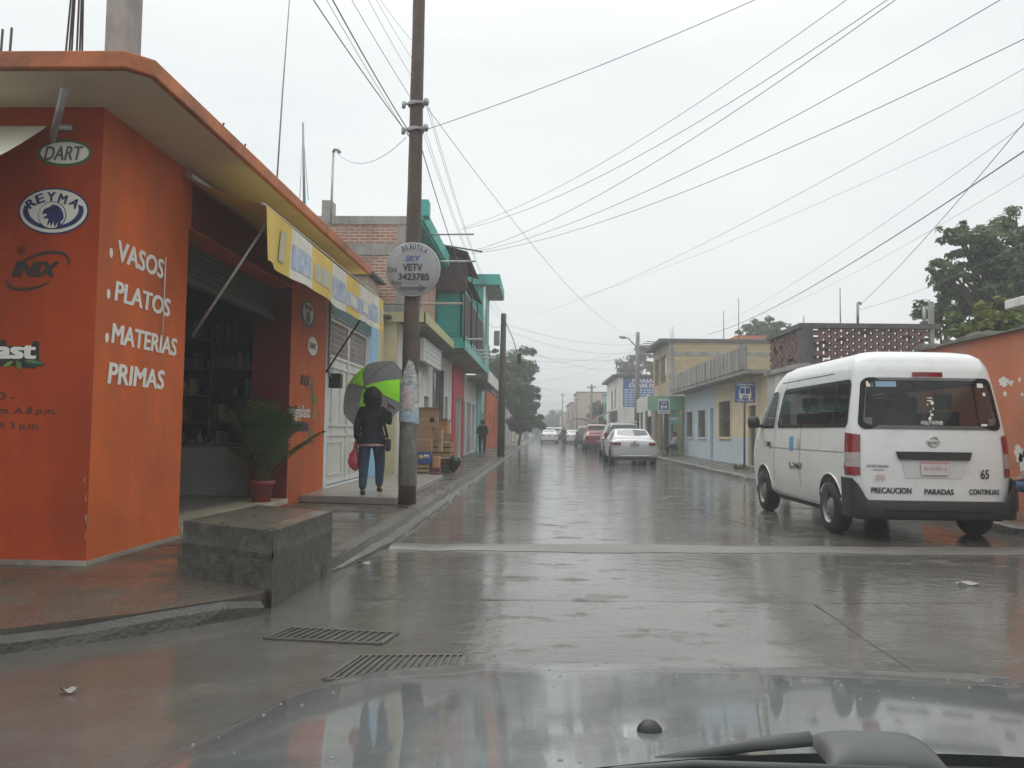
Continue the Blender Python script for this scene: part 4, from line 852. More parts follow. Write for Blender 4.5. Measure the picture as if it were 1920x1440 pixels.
dt('SKY',-.27,.3,.54,.2,m_sk,.02,.3); dt('VETV',-.36,-.06,.72,.26,m_black); dt('734',-.94,-.12,.36,.17,m_fd); dt('3423785',-.52,-.41,1.14,.25,m_black); dt('Rentas',-.76,-.56,.36,.13,m_fd); dt('a domicilio',-.3,-.55,.6,.09,mat('very_faded_paint',(.22,.22,.23),.6),.005)
flat([(rs*x,rs*z) for x,z in ((-.46,-.74),(.27,-.74),(.27,-.83),(.52,-.69),(.27,-.57),(.27,-.655),(-.46,-.655))],SG+V((0,-.024,0)),X1,Z,m_fd,ds,'arrow_mark',.004)
def wpole(name,label,x,y,h,r0_,r1,m,lamp=None,arms=1,z0=.1):
    t=thing(name,label,'utility pole',(x,y,z0)); MB().tube([(x,y,z0),(x+.02,y,z0+h*.5),(x+.05,y,z0+h)],[r0_,(r0_+r1)/2,r1],12).build('shaft',m,t)
    b=MB()
    for k in range(arms): b.bar((x-.45,y-.12,z0+h-.35-.6*k),(x+.5,y-.12,z0+h-.3-.6*k),.09); 
    for k in range(arms):
        for q in (-.35,0,.4): b.lathe([(0,0),(.04,0),(.05,.06),(.03,.12),(0,.13)],(x+q,y-.12,z0+h-.27-.6*k),8)
    b.build('crossarm',m_wood,t)
    if lamp:
        l=MB().tube([(x,y-.05,lamp[2]-.55),(lamp[0]+.3,lamp[1],lamp[2]-.05),(lamp[0],lamp[1],lamp[2])],.035,8).build('lamp_arm',m_metal,t); MB().lathe([(0,-.25),(.09,-.2),(.12,0),(.07,.2),(0,.22)],lamp,10,(1,0,-.2)).build('lamp_head',m_steel,l)
    return t
p2=wpole('utility_pole','grey wooden pole at the left kerb near the man in dark clothes',-1.78,37,6.45,.17,.12,m_wood,None,0)
b=MB(); b.box(-2.15,-1.9,36.8,37.1,5.1,5.75); b.build('junction_box',m_metal,p2,bevel=.02); MB().tube([(-1.7,36.9,6.3),(-1.3,36.8,5.4),(-1.05,36.8,4.6)],.02,6).build('cable_loop',m_cable,p2)
MB().lathe([(0,-.25),(.09,-.2),(.1,.15),(.04,.25),(0,.26)],(-1.0,36.8,4.5),10).build('splice_case',m_dark,p2)
PR=V((5.92,51.5,.1)); lp=oY(1168,632,50.5)
wpole('utility_pole','tall concrete pole on the right with a street lamp arm beside the blue painted sign',PR.x,PR.y,7.4,.17,.12,m_polec,lp,0)
wpole('utility_pole','distant pole with a dark top in front of the beige block house',oY(1108,800,90).x,90,6.3,.16,.12,m_polec,None,1)
wpole('utility_pole','far thin pole standing near the blue tarpaulin',oY(1081,800,108).x,108,5.6,.15,.1,m_polec,None,1)
wpole('utility_pole','very far thin pole rising over the end of the street',oY(1054,800,150).x,150,8,.14,.1,m_polec,None,1)
GP=(9.5,9.0)
def cable(label,p,q,sag=.4,r=.009,m=None,kinks=None,n=18,group='overhead cables'):
    p,q=V(p),V(q); pts=[p.lerp(q,i/n)-V((0,0,4*sag*(i/n)*(1-i/n))) for i in range(n+1)]
    return tag(MB().tube(pts,r*.44,5,cap=False).build('overhead_cable',m or m_cable,loc=p),label,'cable',group)
LB='black cable running along the left kerb to the wooden pole'
for k,(px,z,x,r,yy) in enumerate(((605,5.9,-2.2,.016,12.9),(638,5.95,-2.12,.018,12.9),(627,5.87,-2.16,.008,12.9))):
    d=(5.9-1.3)*1550/808; e=oY(px,0,d); s=V((PX-.02,12.85,z)); cable(['thick black cable coming in highest from the left to the wooden pole','thick black cable just right of it ending at the wooden pole','thin black cable between the two thick ones at the wooden pole'][k],s+(e-s)*2.2,s,.15,r)
for k,(px,z,r) in enumerate(((668,6.55,.01),(698,6.9,.008),(713,7.2,.007),(722,7.5,.007))):
    d=(z-1.3)*1550/808; e=oY(px,0,d); s=V((PX-.03,12.9,z)); cable('thin grey cable running to the wooden pole above the thick black ones',s+(e-s)*2.5,s,.1,r,m_cableg)
P2T=V((-1.75,37,6.4))
cable('dark cable sagging from the wooden pole past the balcony sheets to the next pole',(PX+.1,13,5.85),(P2T.x-.1,37,6.0),1.0,.018)
for k,z in enumerate((6.05,6.12,6.5,6.55)): cable('thin cable fanning out between the two wooden poles on the left',(PX+.14+.02*k,13,z),(P2T.x+.1*k,37,6.1+.1*k),.5+.12*k,.008,m_cableg)
cable('long thin cable crossing the sky from the wooden pole to the right hand lamp pole',(PX+.16,13,6.52),(PR.x,PR.y,7.3),.9,.012,m_cableg)
cable('single kinked cable crossing high over the street to the wooden pole',oY(1620,-95,11),oY(787,247,12.85),.12,.012)
cable('short drop cable from the wooden pole to the roof weatherhead',oY(762,257,12.85),oY(630,285,19.3),.35,.012)
cr_=[('upper of the cables fanning from the teal roof to the top right',(868,427,26),(1790,-150,10),.5,.012,0),('cable second from top fanning from the teal roof to the top right',(862,431,26),(1850,-130,10),.6,.014,0),
('cable with a small knot fanning from the balcony rods to the top right',(888,470,27),(1830,-110,9.5),.5,.014,0),('dark cable fanning from the balcony rods under the knotted one',(886,473,27),(2060,-110,9),.55,.014,0),
('lowest cable fanning from the balcony rods to the right edge',(884,476,27),(2100,-15,9),.5,.014,0),
('heavy black cable dropping from the right edge to behind the block house',(1328,627,50),(2080,175,12),.5,.03,0),('thin cable parallel above the heavy black one on the right',(1345,612,50),(2080,120,12),.3,.012,1),
('cable from the brick parapet mast up to the right edge',(1612,572,24.3),(2010,120,10),.15,.014,0),('faint cable from the parapet mast toward the tree',(1612,580,24.3),(2040,390,14),.2,.01,1),
('faint cable crossing from the left pole to the right edge',(1000,590,45),(2040,60,12),.5,.012,1),('very faint cable low across the right half of the sky',(1080,560,45),(2060,140,14),.3,.01,1),('faint cable reaching the tree top on the right',(1425,592,45),(2050,250,14),.3,.01,1)]
for lb,a,c,s,r,g in cr_: cable(lb,oY(*a),oY(*c),s,r,m_cableg if g else None)
net=[((950,608,37),(1190,645,51.4)),((950,620,37),(1190,660,51.4)),((952,640,37),(1190,690,51.4)),((945,655,37),(1192,670,51.4)),((952,672,37),(1190,652,51.4)),((960,720,60),(1193,655,51.4)),((985,690,70),(1190,664,51.4)),((955,706,37),(1108,735,90)),((995,735,80),(1106,728,90)),((1000,752,80),(1082,752,108)),((1002,765,80),(1190,690,51.4)),((1000,775,100),(1082,765,108)),((1108,728,90),(1190,668,51.4)),((1082,755,108),(1108,730,90)),((1055,742,150),(1082,752,108))]
for k,(a,c) in enumerate(net): cable('thin cable in the tangle over the middle of the street',oY(*a),oY(*c),.35+.1*(k%3),.014,m_cableg,group='tangled cables over the street centre')
# ------------------------------------------------------------------ street signs
def bussign(label,px,py,Y,w,h,base,white,words):
    c=oY(px,py,Y); t=thing('bus_sign',label,'sign',(c.x,Y,.12)); m_sb=mat('blue_sign_face',(.05,.1,.32),.45,.1,3,.02)
    MB().tube([(c.x-.02,Y+.05,.1),(c.x,Y+.05,c.z+h/2)],.035,8).build('post',mat('brown_post',(.12,.09,.07),.7) if not white else m_steel,t)
    MB().box(c.x-w/2,c.x+w/2,Y,Y+.02,c.z-h/2,c.z+h/2).build('plate',m_letter if white else m_sb,t,bevel=.004)
    s=1.0
    if white: flat([(-w*.42,-h*.26),(w*.42,-h*.26),(w*.42,h*.45),(-w*.42,h*.45)],(c.x,Y,c.z),X1,Z,m_sb,t,'blue_field',.003)
    k=w*(.62 if white else .72); zc=c.z+(h*.06 if white else 0)
    def rc(x0,x1_,z0,z1,m,e): flat([(x0*k,z0*k),(x1_*k,z0*k),(x1_*k,z1*k),(x0*k,z1*k)],(c.x,Y,zc),X1,Z,m,t,'bus_symbol',e)
    flat([(x*k,z*k) for x,z in ((-.42,-.36),(.42,-.36),(.42,.0),(.34,.4),(-.34,.4),(-.42,0))],(c.x,Y,zc),X1,Z,m_letter,t,'bus_symbol',.006)
    rc(-.33,-.03,-.08,.32,m_sb,.009); rc(.03,.33,-.08,.32,m_sb,.009); rc(-.18,.18,-.3,-.2,m_sb,.009); rc(-.36,-.22,-.47,-.36,m_letter,.006); rc(.22,.36,-.47,-.36,m_letter,.006)
    if words[0]: text(words[0],(c.x-w*.4,Y,c.z+h*.34),w*.8,h*.11,X1,Z,m_letter,t,'sign_lettering',.03,eps=.008)
    if words[1]: text(words[1],(c.x-w*.4,Y,c.z-h*.44),w*.8,h*.1,X1,Z,m_blue if white else m_letter,t,'sign_lettering',.03,eps=.008)
bussign('square blue bus stop sign on a brown post before the yellow house',1397,736,28.4,.69,.69,868,False,('CHINAMAR','TAXIS  LIBRE'))
bussign('small white and blue bus stop sign before the green shop',1244.5,762,41.5,.58,.72,855,True,('PARADA','TRANSPORTE'))
# ------------------------------------------------------------------ trees and plants
m_leafA=leafmat('leaf_green',(.06,.1,.035),(.13,.18,.065)); m_leafB=leafmat('leaf_dark_green',(.065,.1,.042),(.15,.2,.085)); m_leafC=leafmat('leaf_yellow_green',(.09,.13,.02),(.2,.22,.04)); m_leafD=leafmat('leaf_dry_green',(.07,.075,.04),(.13,.12,.08)); m_bark=mat('bark',(.1,.08,.06),.9,.3,6,.5,20)
def tree(label,base,clumps,nl,ls,m,seed,name='broadleaf_tree',r0_=.16,cat='tree',grp=None,squash=.75,trunk=None):
    r_=random.Random(seed); base=V(base); t=thing(name,label,cat,base,grp)
    c0=sum((V(c[0]) for c in clumps),V())/len(clumps); top=V((base.x+(c0.x-base.x)*.5,base.y+(c0.y-base.y)*.5,base.z+(c0.z-base.z)*.55)) if trunk is None else V(trunk)
    b=MB(); b.tube([base,base.lerp(top,.5)+V((r_.uniform(-.1,.1),0,0)),top],[r0_,r0_*.8,r0_*.65],9)
    for c,rad in clumps:
        c=V(c); m1=top.lerp(c,.5)+V((0,0,rad*.15)); b.tube([top,m1,c],[r0_*.5,r0_*.3,r0_*.12],6)
        for k in range(3): e=c+V((r_.uniform(-1,1),r_.uniform(-1,1),r_.uniform(-.4,.6)))*rad*.8; b.tube([m1,m1.lerp(e,.6)+V((0,0,.1*rad)),e],[r0_*.22,r0_*.14,r0_*.05],5)
    b.build('trunk',m_bark,t)
    tot=sum(c[1]**2 for c in clumps); vs=[];fs=[]
    for c,rad in clumps:
        c=V(c); gq=lambda: max(-1.05,min(1.05,r_.gauss(0,.55)))
        subs=[(c+V((gq(),gq(),gq()*squash))*rad,rad*r_.uniform(.16,.4)) for _ in range(16)]
        for _ in range(int(nl*rad*rad/tot)):
            sc,sr=r_.choice(subs); d=V((r_.gauss(0,1),r_.gauss(0,1),r_.gauss(0,1))).normalized(); p=sc+V((d.x,d.y,d.z*squash))*sr*(r_.random()**.45+max(0,r_.gauss(0,.22)))
            n=(d+V((r_.uniform(-1,1),r_.uniform(-1,1),r_.uniform(.1,1.4)))).normalized(); a=n.orthogonal().normalized(); a=(Matrix.Rotation(r_.uniform(0,6.3),3,n)@a); q=n.cross(a); s=ls*r_.uniform(.6,1.3)
            i=len(vs); vs+=[p-a*s,p+q*s*.45+n*s*.12,p+a*s,p-q*s*.45+n*s*.12]; fs.append((i,i+1,i+2,i+3))
    MB().add(vs,fs).build('crown',m,t,rec=False)
    return t
def at(px,py,Y): return oY(px,py,Y)
TY1=25.5
tree('large spreading dark green tree over the parapet at the upper right',(15.4,TY1+1,0),[(at(1850,460,TY1),1.25),(at(1800,510,TY1),.75),(at(1925,410,TY1),1.0),(at(1960,500,TY1),1.6),(at(1900,560,TY1),1.3),(at(1810,435,TY1),.55),(at(1775,515,TY1),.5),(at(1790,430,TY1),.35),(at(1840,480,TY1),.8),(at(1870,520,TY1),.9),(at(1990,440,TY1),1.3)],9000,.12,m_leafB,1,r0_=.25,squash=.5)
tree('rounded green tree just behind the brick parapet post',(12.7,27.5,0),[(at(1775,575,27),.75),(at(1820,590,27),.9),(at(1760,600,27),.55),(at(1850,575,27),.7)],5200,.11,m_leafA,2,r0_=.14)
tree('yellow green shrub hanging over the mossy wall top',(11.8,20,0),[(at(1835,605,20),.5),(at(1870,600,20),.55),(at(1900,595,20),.4)],2600,.1,m_leafC,3,'leafy_shrub',r0_=.08,cat='shrub')
tree('loose tree top behind the yellow block house',(17.8,62,0),[(at(1440,612,62),1.1),(at(1420,622,62),.8),(at(1462,624,62),.7),(at(1395,632,62),1.0)],2600,.17,m_leafA,4,r0_=.15)
tree('pale dry tree above the blue painted sign',(10.2,84,0),[(at(1200,690,86),1.9),(at(1175,700,86),1.3),(at(1225,700,86),1.45),(at(1160,715,86),.9),(at(1205,665,86),1.0)],3000,.2,m_leafD,5,r0_=.13)
tree('tall green tree on the left behind the second pole',(-3.9,63,0),[(at(920,690,62),1.7),(at(955,690,62),1.7),(at(940,720,62),1.9),(at(980,730,62),1.0),(at(905,665,62),.9),(at(965,745,62),1.4),(at(990,740,62),.7),(at(975,690,62),.9)],8500,.2,m_leafA,6,r0_=.2)
tree('dense dark trimmed tree at the left kerb farther on',(-1.75,66,.1),[(at(985,765,66),1.05),(at(993,785,66),.95),(at(978,790,66),1.0),(at(995,762,66),.7),(at(970,800,66),.7)],6500,.17,m_leafB,7,r0_=.12)
tree('small palm like tree beside the low pink house on the right',(5.6,92,.1),[(at(1125,765,92),1.0),(at(1138,768,92),.9),(at(1112,775,92),.7)],1800,.26,m_leafA,8,r0_=.1)
tree('bright green bush above the parked red pickup',(4.9,84,.1),[(at(1125,796,84),.8),(at(1138,793,84),.8),(at(1113,802,84),.6)],1600,.2,m_leafC,9,'leafy_shrub',r0_=.06,cat='shrub')
tree('round far tree closing the end of the street',(2.5,190,0),[(at(1040,785,190),3.2),(at(1052,795,190),3),(at(1030,800,190),2.5),(at(1062,790,190),2.5)],2600,.5,m_leafA,10,r0_=.3)
tree('far dark tree on the left at the end of the street',(-1,210,0),[(at(1005,795,210),3),(at(1018,805,210),2.4),(at(1000,812,210),2)],1800,.5,m_leafB,11,r0_=.3)
# weeds on the right pavement
b=MB(); r_=random.Random(9)
for k in range(60):
    p=oZ(1390+r_.uniform(-14,14),880+r_.uniform(-2,2),.13); b.poly([p+V((-.02,0,0)),p+V((.02,0,0)),p+V((r_.uniform(-.12,.12),r_.uniform(-.1,.1),r_.uniform(.08,.22)))])
tag(b.build('weeds',m_leafA),'tuft of green weeds on the right pavement before the van','weeds',kind='stuff')
# hills
def hillf(u,v):
    x=-900+1800*u; h=12+3*sin(x*.006+1)+2*sin(x*.017)+1*sin(x*.05)
    return V((x,620+v*300,-2+h*sin(pi*min(1,v*1.0))**.8*(1+.3*v)))
tag(MB().grid(hillf,70,14).build('hills',mat('wooded_hill',(.05,.07,.045),.9,.4,.02,.2,.2),loc=(0,1000,0)),kind='structure')
# potted palm
POT=V((-3.98,11.75,FL)); pp=thing('potted_palm','potted palm in a red pot standing in the orange shop doorway','potted plant',POT)
m_pot=mat('red_clay_pot',(.28,.05,.04),.55,.2,5,.1); m_frond=leafmat('palm_leaf',(.045,.08,.025),(.13,.16,.05))
MB().lathe([(0,.0),(.12,0),(.165,.26),(.185,.265),(.185,.32),(.165,.32),(.155,.28),(0,.27)],POT,24).build('pot',m_pot,pp)
b=MB(); st=MB(); r_=random.Random(21)
for k in range(30):
    az=r_.uniform(0,2*pi); el=R(r_.uniform(48,88)); L_=r_.uniform(.62,1.22); d=V((cos(az)*cos(el),sin(az)*cos(el)*.8,sin(el))); pts=[]; p=POT+V((r_.uniform(-.06,.06),r_.uniform(-.06,.06),.28)); vdir=d.copy()
    for i in range(13): pts.append(p.copy()); p=p+vdir*(L_/12); vdir=(vdir+V((0,0,-.045*(i/5)))).normalized()
    st.tube(pts,[.009*(1-i/14) for i in range(13)],5)
    for i in range(5,13):
        for s in (-1,1):
            for j in (0,.5):
                c=pts[i].lerp(pts[min(12,i+1)],j); t=(pts[i]-pts[i-1]).normalized(); side=t.cross(V((0,0,1)))
                if side.length<.05: side=V((1,0,0))
                side.normalize(); dr=(side*s+t*.7+V((0,0,-.35))).normalized(); l=.24*sin(pi*(i-4)/10)**.6; w=t*.017
                b.add([c-w,c+dr*l*.5+V((0,0,.015))-w*.9,c+dr*l,c+dr*l*.5+w*.9+V((0,0,.015)),c+w],[(0,1,2,3,4)])
b.build('fronds',m_frond,pp,rec=False); st.build('stems',mat('palm_stem',(.09,.1,.03),.6),pp)
# ------------------------------------------------------------------ vehicles
m_vw=mat('white_car_paint',(.72,.73,.715),.3,.03,2,0,coat=.8,coatr=.08,dirt=(.5,.49,.45),damt=.22,dscale=1.6)
m_silver=mat('silver_car_paint',(.55,.56,.58),.32,.04,2,0,metal=.3,coat=.8)
m_dkcar=mat('dark_grey_car_paint',(.05,.055,.065),.3,.1,2,0,metal=.4,coat=.8)
m_redcar=mat('dark_red_car_paint',(.2,.018,.022),.3,.1,2,0,coat=.8)
m_bump=mat('black_bumper_plastic',(.022,.022,.024),.5,.2,6,.03,80)
m_tyre=mat('tyre_rubber',(.02,.02,.02),.75,.2,8,.1); m_rim=mat('dull_rim_steel',(.26,.25,.24),.45,.25,8,.05,metal=.5)
m_tl=mat('red_lamp_lens',(.24,.01,.013),.2,.35,14,.05,coat=.6); m_tlw=mat('clear_lamp_lens',(.4,.33,.31),.15,.25,12,0,coat=.6)
m_brk=mat('lit_brake_lamp',(.8,.05,.03),.2,.05,3,0,emit=(1,.12,.08,.45)); m_chrome=mat('chrome',(.55,.56,.57),.15,.05,5,0,metal=1)
m_tint=mat('tinted_glass',(.006,.008,.008),.04,.1,3,0,spec=.7,alpha=.62,rvar=.01); m_seat=mat('seat_fabric',(.2,.18,.14),.85,.15,4,.1); m_seatd=mat('dark_seat_fabric',(.05,.055,.065),.85,.15,4,.1)
def wheel(t,x,y,r,w,side):
    o=MB().lathe([(r*.62,-w/2),(r*.93,-w/2),(r,-w/2+.03),(r,w/2-.03),(r*.93,w/2),(r*.62,w/2)],(x,y,r),28,(1,0,0)).build('wheel',m_tyre,t)
    xo=x+side*w/2; b=MB(); prof=[(r*.64,.0),(r*.62,-.03),(r*.45,-.045),(r*.3,-.03),(r*.22,-.01),(0,-.005)]
    b.lathe([(p,h*1.0) for p,h in prof],(xo,y,r),24,(side,0,0))
    b.build('rim',m_rim,o); b=MB()
    for k in range(8): a=2*pi*k/8; b.lathe([(0,.004),(.022,.004),(.022,-.02)],(xo-side*.036,y+cos(a)*r*.42,r+sin(a)*r*.42),8,(side,0,0))
    b.build('rim_hole',m_dark,o)
    return o
def pw(tab,x):
    for (a,b),(c,d) in zip(tab[:-1],tab[1:]):
        if x<=c: return b+(d-b)*max(0,(x-a))/(c-a)
    return tab[-1][1]
van=thing('passenger_van','white high roof passenger van with a black rear bumper seen from behind','van',(0,0,0))
VH=[(.30,.86),(.36,.90),(.5,.93),(.7,.945),(.9,.945),(1.1,.938),(1.25,.925),(1.45,.90),(1.65,.872),(1.85,.84),(2.0,.815),(2.1,.79),(2.18,.755),(2.24,.69),(2.275,.56),(2.29,.32),(2.295,.0001)]
VL=[(0,0),(1.0,0.02),(1.3,.05),(1.9,.15),(2.05,.18),(2.18,.25),(2.24,.33),(2.275,.46),(2.29,.66),(2.295,.8)]
VF=[(0,4.82),(.9,4.86),(1.1,4.8),(1.2,4.7),(1.65,4.3),(2.0,3.85),(2.18,3.5),(2.25,3.1),(2.29,2.5),(2.295,2.2)]
hwv=lambda z: pw(VH,z)
def yrear(x,z): t=abs(x)/max(.05,hwv(z)); return pw(VL,z)+.025*t*t+.11*min(1,t)**10
def vside(q,z,s):
    hw=hwv(z); y0=pw(VL,z)+.135; y=y0+(pw(VF,z)-y0)*q; k=max(0,(q-.86)/.14); return V((s*hw*(1-.16*k*k),y,z))
def vsy(y,z,s,e=0):
    y0=pw(VL,z)+.135; return vside(max(0,(y-y0)/(pw(VF,z)-y0)),z,s)+V((s*e,0,0))
zr=[]
for (a,_),(c,_) in zip(VH[:-1],VH[1:]): zr+=[a,(a+c)/2]
zr.append(VH[-1][0]); zr=sorted(set(zr+[1.32,1.36,1.9,1.94]))
NQ,NT=44,22
rows=[]
for z in zr:
    row=[vside(1-i/NQ,z,-1) for i in range(NQ)]
    for j in range(NT+1): t=sin(pi/2*(2*j/NT-1)); row.append(V((t*hwv(z),yrear(t*hwv(z),z),z)))
    row+=[vside((i+1)/NQ,z,1) for i in range(NQ)]; rows.append(row)
nc=len(rows[0]); vs=[p for r in rows for p in r]; fs=[]
def inwin(p):
    if 1.37<p.z<1.88:
        if p.y<pw(VL,p.z)+.1 and abs(p.x)<.72: return True
        if abs(p.x)>.6 and (.35<p.y<3.0 or 3.3<p.y<3.75): return True
    return False
for j in range(len(zr)-1):
    for i in range(nc-1):
        c=(rows[j][i]+rows[j+1][i+1])/2
        if not inwin(c): fs.append((j*nc+i,j*nc+i+1,(j+1)*nc+i+1,(j+1)*nc+i))
b=MB(); b.add(vs,fs,True)
# front face
fr=[]
for j,z in enumerate(zr):
    a,c=rows[j][0],rows[j][-1]; fr.append([a.lerp(c,k/8)+V((0,.18*sin(pi*k/8)*(1 if z<2.1 else .4),0)) for k in range(9)])
n=len(zr); b.add([p for r in fr for p in r],[(j*9+k,j*9+k+1,(j+1)*9+k+1,(j+1)*9+k) for j in range(n-1) for k in range(8) if not (1.25<zr[j]<1.9)],True)
body=b.build('body',m_vw,van)
def rowpanel(rowsz,fn,nu,name,m,par,smooth=True):
    b=MB(); vs=[]
    for z,a,c in rowsz: vs+=[fn(a+(c-a)*k/nu,z) for k in range(nu+1)]
    b.add(vs,[(j*(nu+1)+k,j*(nu+1)+k+1,(j+1)*(nu+1)+k+1,(j+1)*(nu+1)+k) for j in range(len(rowsz)-1) for k in range(nu)],smooth)
    return b.build(name,m,par)
def rr_rows(z0,z1,a0,a1,b0,b1,r,n=6,m=6):
    """rows of a rounded window whose left/right limits run from (a0,b0) at z0 to (a1,b1) at z1"""
    out=[]; zs=[z0+r*(1-cos(pi/2*i/n)) for i in range(n)]+[z0+r+(z1-z0-2*r)*i/m for i in range(m+1)]+[z1-r+r*sin(pi/2*(i+1)/n) for i in range(n)]
    for z in zs:
        t=(z-z0)/(z1-z0); a,c=a0+(a1-a0)*t,b0+(b1-b0)*t
        e=r-math.sqrt(max(0,r*r-(r-min(r,z-z0,z1-z))**2)); out.append((z,a+e,c-e))
    return out
fr_=lambda e:(lambda x,z: V((x,yrear(x,z)-e,z)))
m_frit=mat('black_glass_border',(.006,.006,.007),.25,.1,3,0,spec=.3)
# window glass with black printed borders
def ring(rowsz,fn,ins,nu,name,m,par):
    z0,z1=rowsz[0][0],rowsz[-1][0]; b=MB()
    o=[fn(a,z) for z,a,c in rowsz]+[fn(c,z) for z,a,c in rowsz[::-1]]
    cz=(z0+z1)/2; i_=[]
    L2=[(a,z) for z,a,c in rowsz]+[(c,z) for z,a,c in rowsz[::-1]]; ca=sum(p[0] for p in L2)/len(L2); wa=max(p[0] for p in L2)-min(p[0] for p in L2)
    for a,z in L2: i_.append(fn(ca+(a-ca)*(1-2*ins/wa),cz+(z-cz)*(1-2*ins/(z1-z0))))
    k=len(o); b.add(o+i_,[(j,(j+1)%k,k+(j+1)%k,k+j) for j in range(k)]); return b.build(name,m,par)
rw=rr_rows(1.31,1.935,-.85,-.765,.85,.765,.09); rg=rowpanel(rw,fr_(.008),24,'rear_window',m_tint,van); ring(rw,fr_(.012),.055,24,'window_border',m_frit,rg)
for s in (-1,1):
    sf=lambda e,s=s:(lambda y,z: vsy(y,z,s,e))
    rw=rr_rows(1.33,1.92,.25,.3,3.12,2.98,.1); g=rowpanel(rw,sf(.006),30,'side_window',m_tint,van); ring(rw,sf(.009),.045,30,'window_border',m_frit,g)
    for yy in (.72,1.75): MB().grid(lambda u,v,yy=yy: vsy(yy+.05*u,1.36+.53*v,s,.01),1,6).build('window_divider',m_frit,g)
    rw=rr_rows(1.33,1.88,3.28,3.26,4.1,3.78,.05); g=rowpanel(rw,sf(.006),12,'front_window',m_tint,van); ring(rw,sf(.009),.03,12,'window_border',m_frit,g)
    # lower body details
    bb=MB()
    for y0 in (3.2,1.95): bb.grid(lambda u,v,y0=y0: vsy(y0+.012*u,.5+1.4*v,s,.003),1,14)
    bb.grid(lambda u,v: vsy(.95+2.2*u,2.02,s,.004)+V((0,0,.012*v)),16,1); bb.grid(lambda u,v: vsy(.3+3.2*u,1.02,s,.004)+V((0,0,.008*v)),16,1)
    bb.build('panel_seam',mat('seam_shadow_gap',(.12,.12,.12),.7),van)
    MB().grid(lambda u,v: vsy(3.36+.17*u,1.04+.07*v,s,.02+.015*sin(pi*u)),4,3).build('door_handle',m_bump,van)
    for yy in (.8,3.78):
        ar=MB(); nA=20
        o=[vsy(yy+.43*cos(pi*k/nA),max(.3,.33+.41*sin(pi*k/nA)),s,.007) for k in range(nA+1)]; ar.poly([vsy(yy+.43,.3,s,.007)]+o+[vsy(yy-.43,.3,s,.007)]); ar.build('wheel_arch',m_dark,van)
        lip=MB(); lip.tube([vsy(yy+.435*cos(pi*k/nA),max(.3,.33+.415*sin(pi*k/nA)),s,.006) for k in range(nA+1)],.008,6); lip.build('arch_lip',m_vw,van)
        wheel(van,s*.86,yy,.325,.2,s)
    # tail lamps wrap round the corner
    def tl(u,z,e=.012,s=s):
        if u<.6: x=s*(hwv(z)*(.885+.115*u/.6)); return V((x,yrear(x,z)-e,z))+V((s*e*.5,0,0))
        return vsy(pw(VL,z)+.135+.1*(u-.6)/.4,z,s,e)
    for z0,z1,mm in ((1.03,1.27,m_tl),(.86,1.03,m_tlw),(.76,.86,m_tl)):
        MB().grid(lambda u,v: tl(u,z0+(z1-z0)*v-(.03*(1-u) if z1>1.2 and v==1 else 0)),12,4).build('tail_lamp',mm,van)
    MB().lathe([(0,-.1),(.09,-.08),(.1,0),(.09,.08),(0,.1)],V((s*1.06,3.95,1.42)),12,(0,.3,1)).build('mirror',m_bump,van); MB().tube([vsy(3.98,1.36,s,0),V((s*1.02,3.95,1.38))],.025,6).build('mirror_arm',m_bump,van)
# bumper
def bumpf(u,v):
    t=2*u-1; a=abs(t); zt=.475+.255*max(0,(a-.78)/.12)**1 if a<.9 else .73
    zt=min(zt,.73); z=.27+(zt-.27)*v
    if a<.86: x=t/.86*.88; y=-.075+.06*(a/.86)**4
    else: k=(a-.86)/.14; x=(.88+.085*sin(pi/2*min(1,k*2.2)))*(1 if t>0 else -1); y=-.015+.3*k*k+.06*k
    return V((x,y-.02*sin(pi*min(1,v*1.0)),z))
MB().grid(bumpf,60,8).build('rear_bumper',m_bump,van); 
b=MB(); b.grid(lambda u,v: bumpf(.12+.76*u,1)+V((0,.1*v,.001)),30,1); b.box(-.55,.55,-.0,.3,.26,.3); b.build('bumper_step',m_bump,van)
MB().grid(lambda u,v: bumpf(.2+.6*u,.42+.05*v)+V((0,-.006,0)),30,1).build('bumper_groove',m_frit,van)
MB().box(-.84,.84,.1,4.6,.24,.36).build('underbody',m_dark,van)
f0=fr_(.006)
MB().grid(lambda u,v: V((-.18+.36*u,0,1.945+.055*v))+V((0,yrear(0,1.97)-.02-.01*sin(pi*u),0)),10,2).build('high_brake_lamp',m_tl,van)
b=MB(); b.prism([V((x,yrear(0,z)-.035,z)) for x,z in ((-.44,1.05),(.44,1.05),(.41,.955),(-.41,.955))],(0,.035,0)); b.build('tailgate_handle',m_bump,van,bevel=.006)
b=MB(); b.prism([V((x,yrear(0,z)-.006,z)) for x,z in ((-.38,.945),(.38,.945),(.33,.74),(-.33,.74))],(0,.004,0)); b.build('plate_recess',mat('shaded_white_paint',(.6,.61,.6),.4,.04,2,0),van)
PL=MB().box(-.16,.16,-.012,-.004,.775,.935).build('number_plate',mat('plate_white',(.62,.58,.57),.4,.08,8,0),van,bevel=.004)
PLr=MB().box(-.16,.16,-.0145,-.0125,.91,.935).build('plate_stripe',mat('plate_red',(.5,.28,.28),.5),PL)
text('A-23441-J',(-.13,-.0125,.82),.26,.06,X1,Z,mat('plate_print',(.45,.26,.27),.5),van,'plate_lettering',.01,eps=.003)
ey=yrear(0,1.18)-.006
em=MB().lathe([(.062,0),(.066,.012),(.052,.016),(.048,.008)],(0,ey,1.17),28,(0,-1,0)).build('emblem',m_chrome,van); b=MB(); b.box(-.075,.075,ey-.02,ey-.004,1.155,1.188); b.build('emblem_bar',m_chrome,em,bevel=.004)
m_vblk=mat('black_vinyl',(.025,.025,.028),.45,.1,8,0)
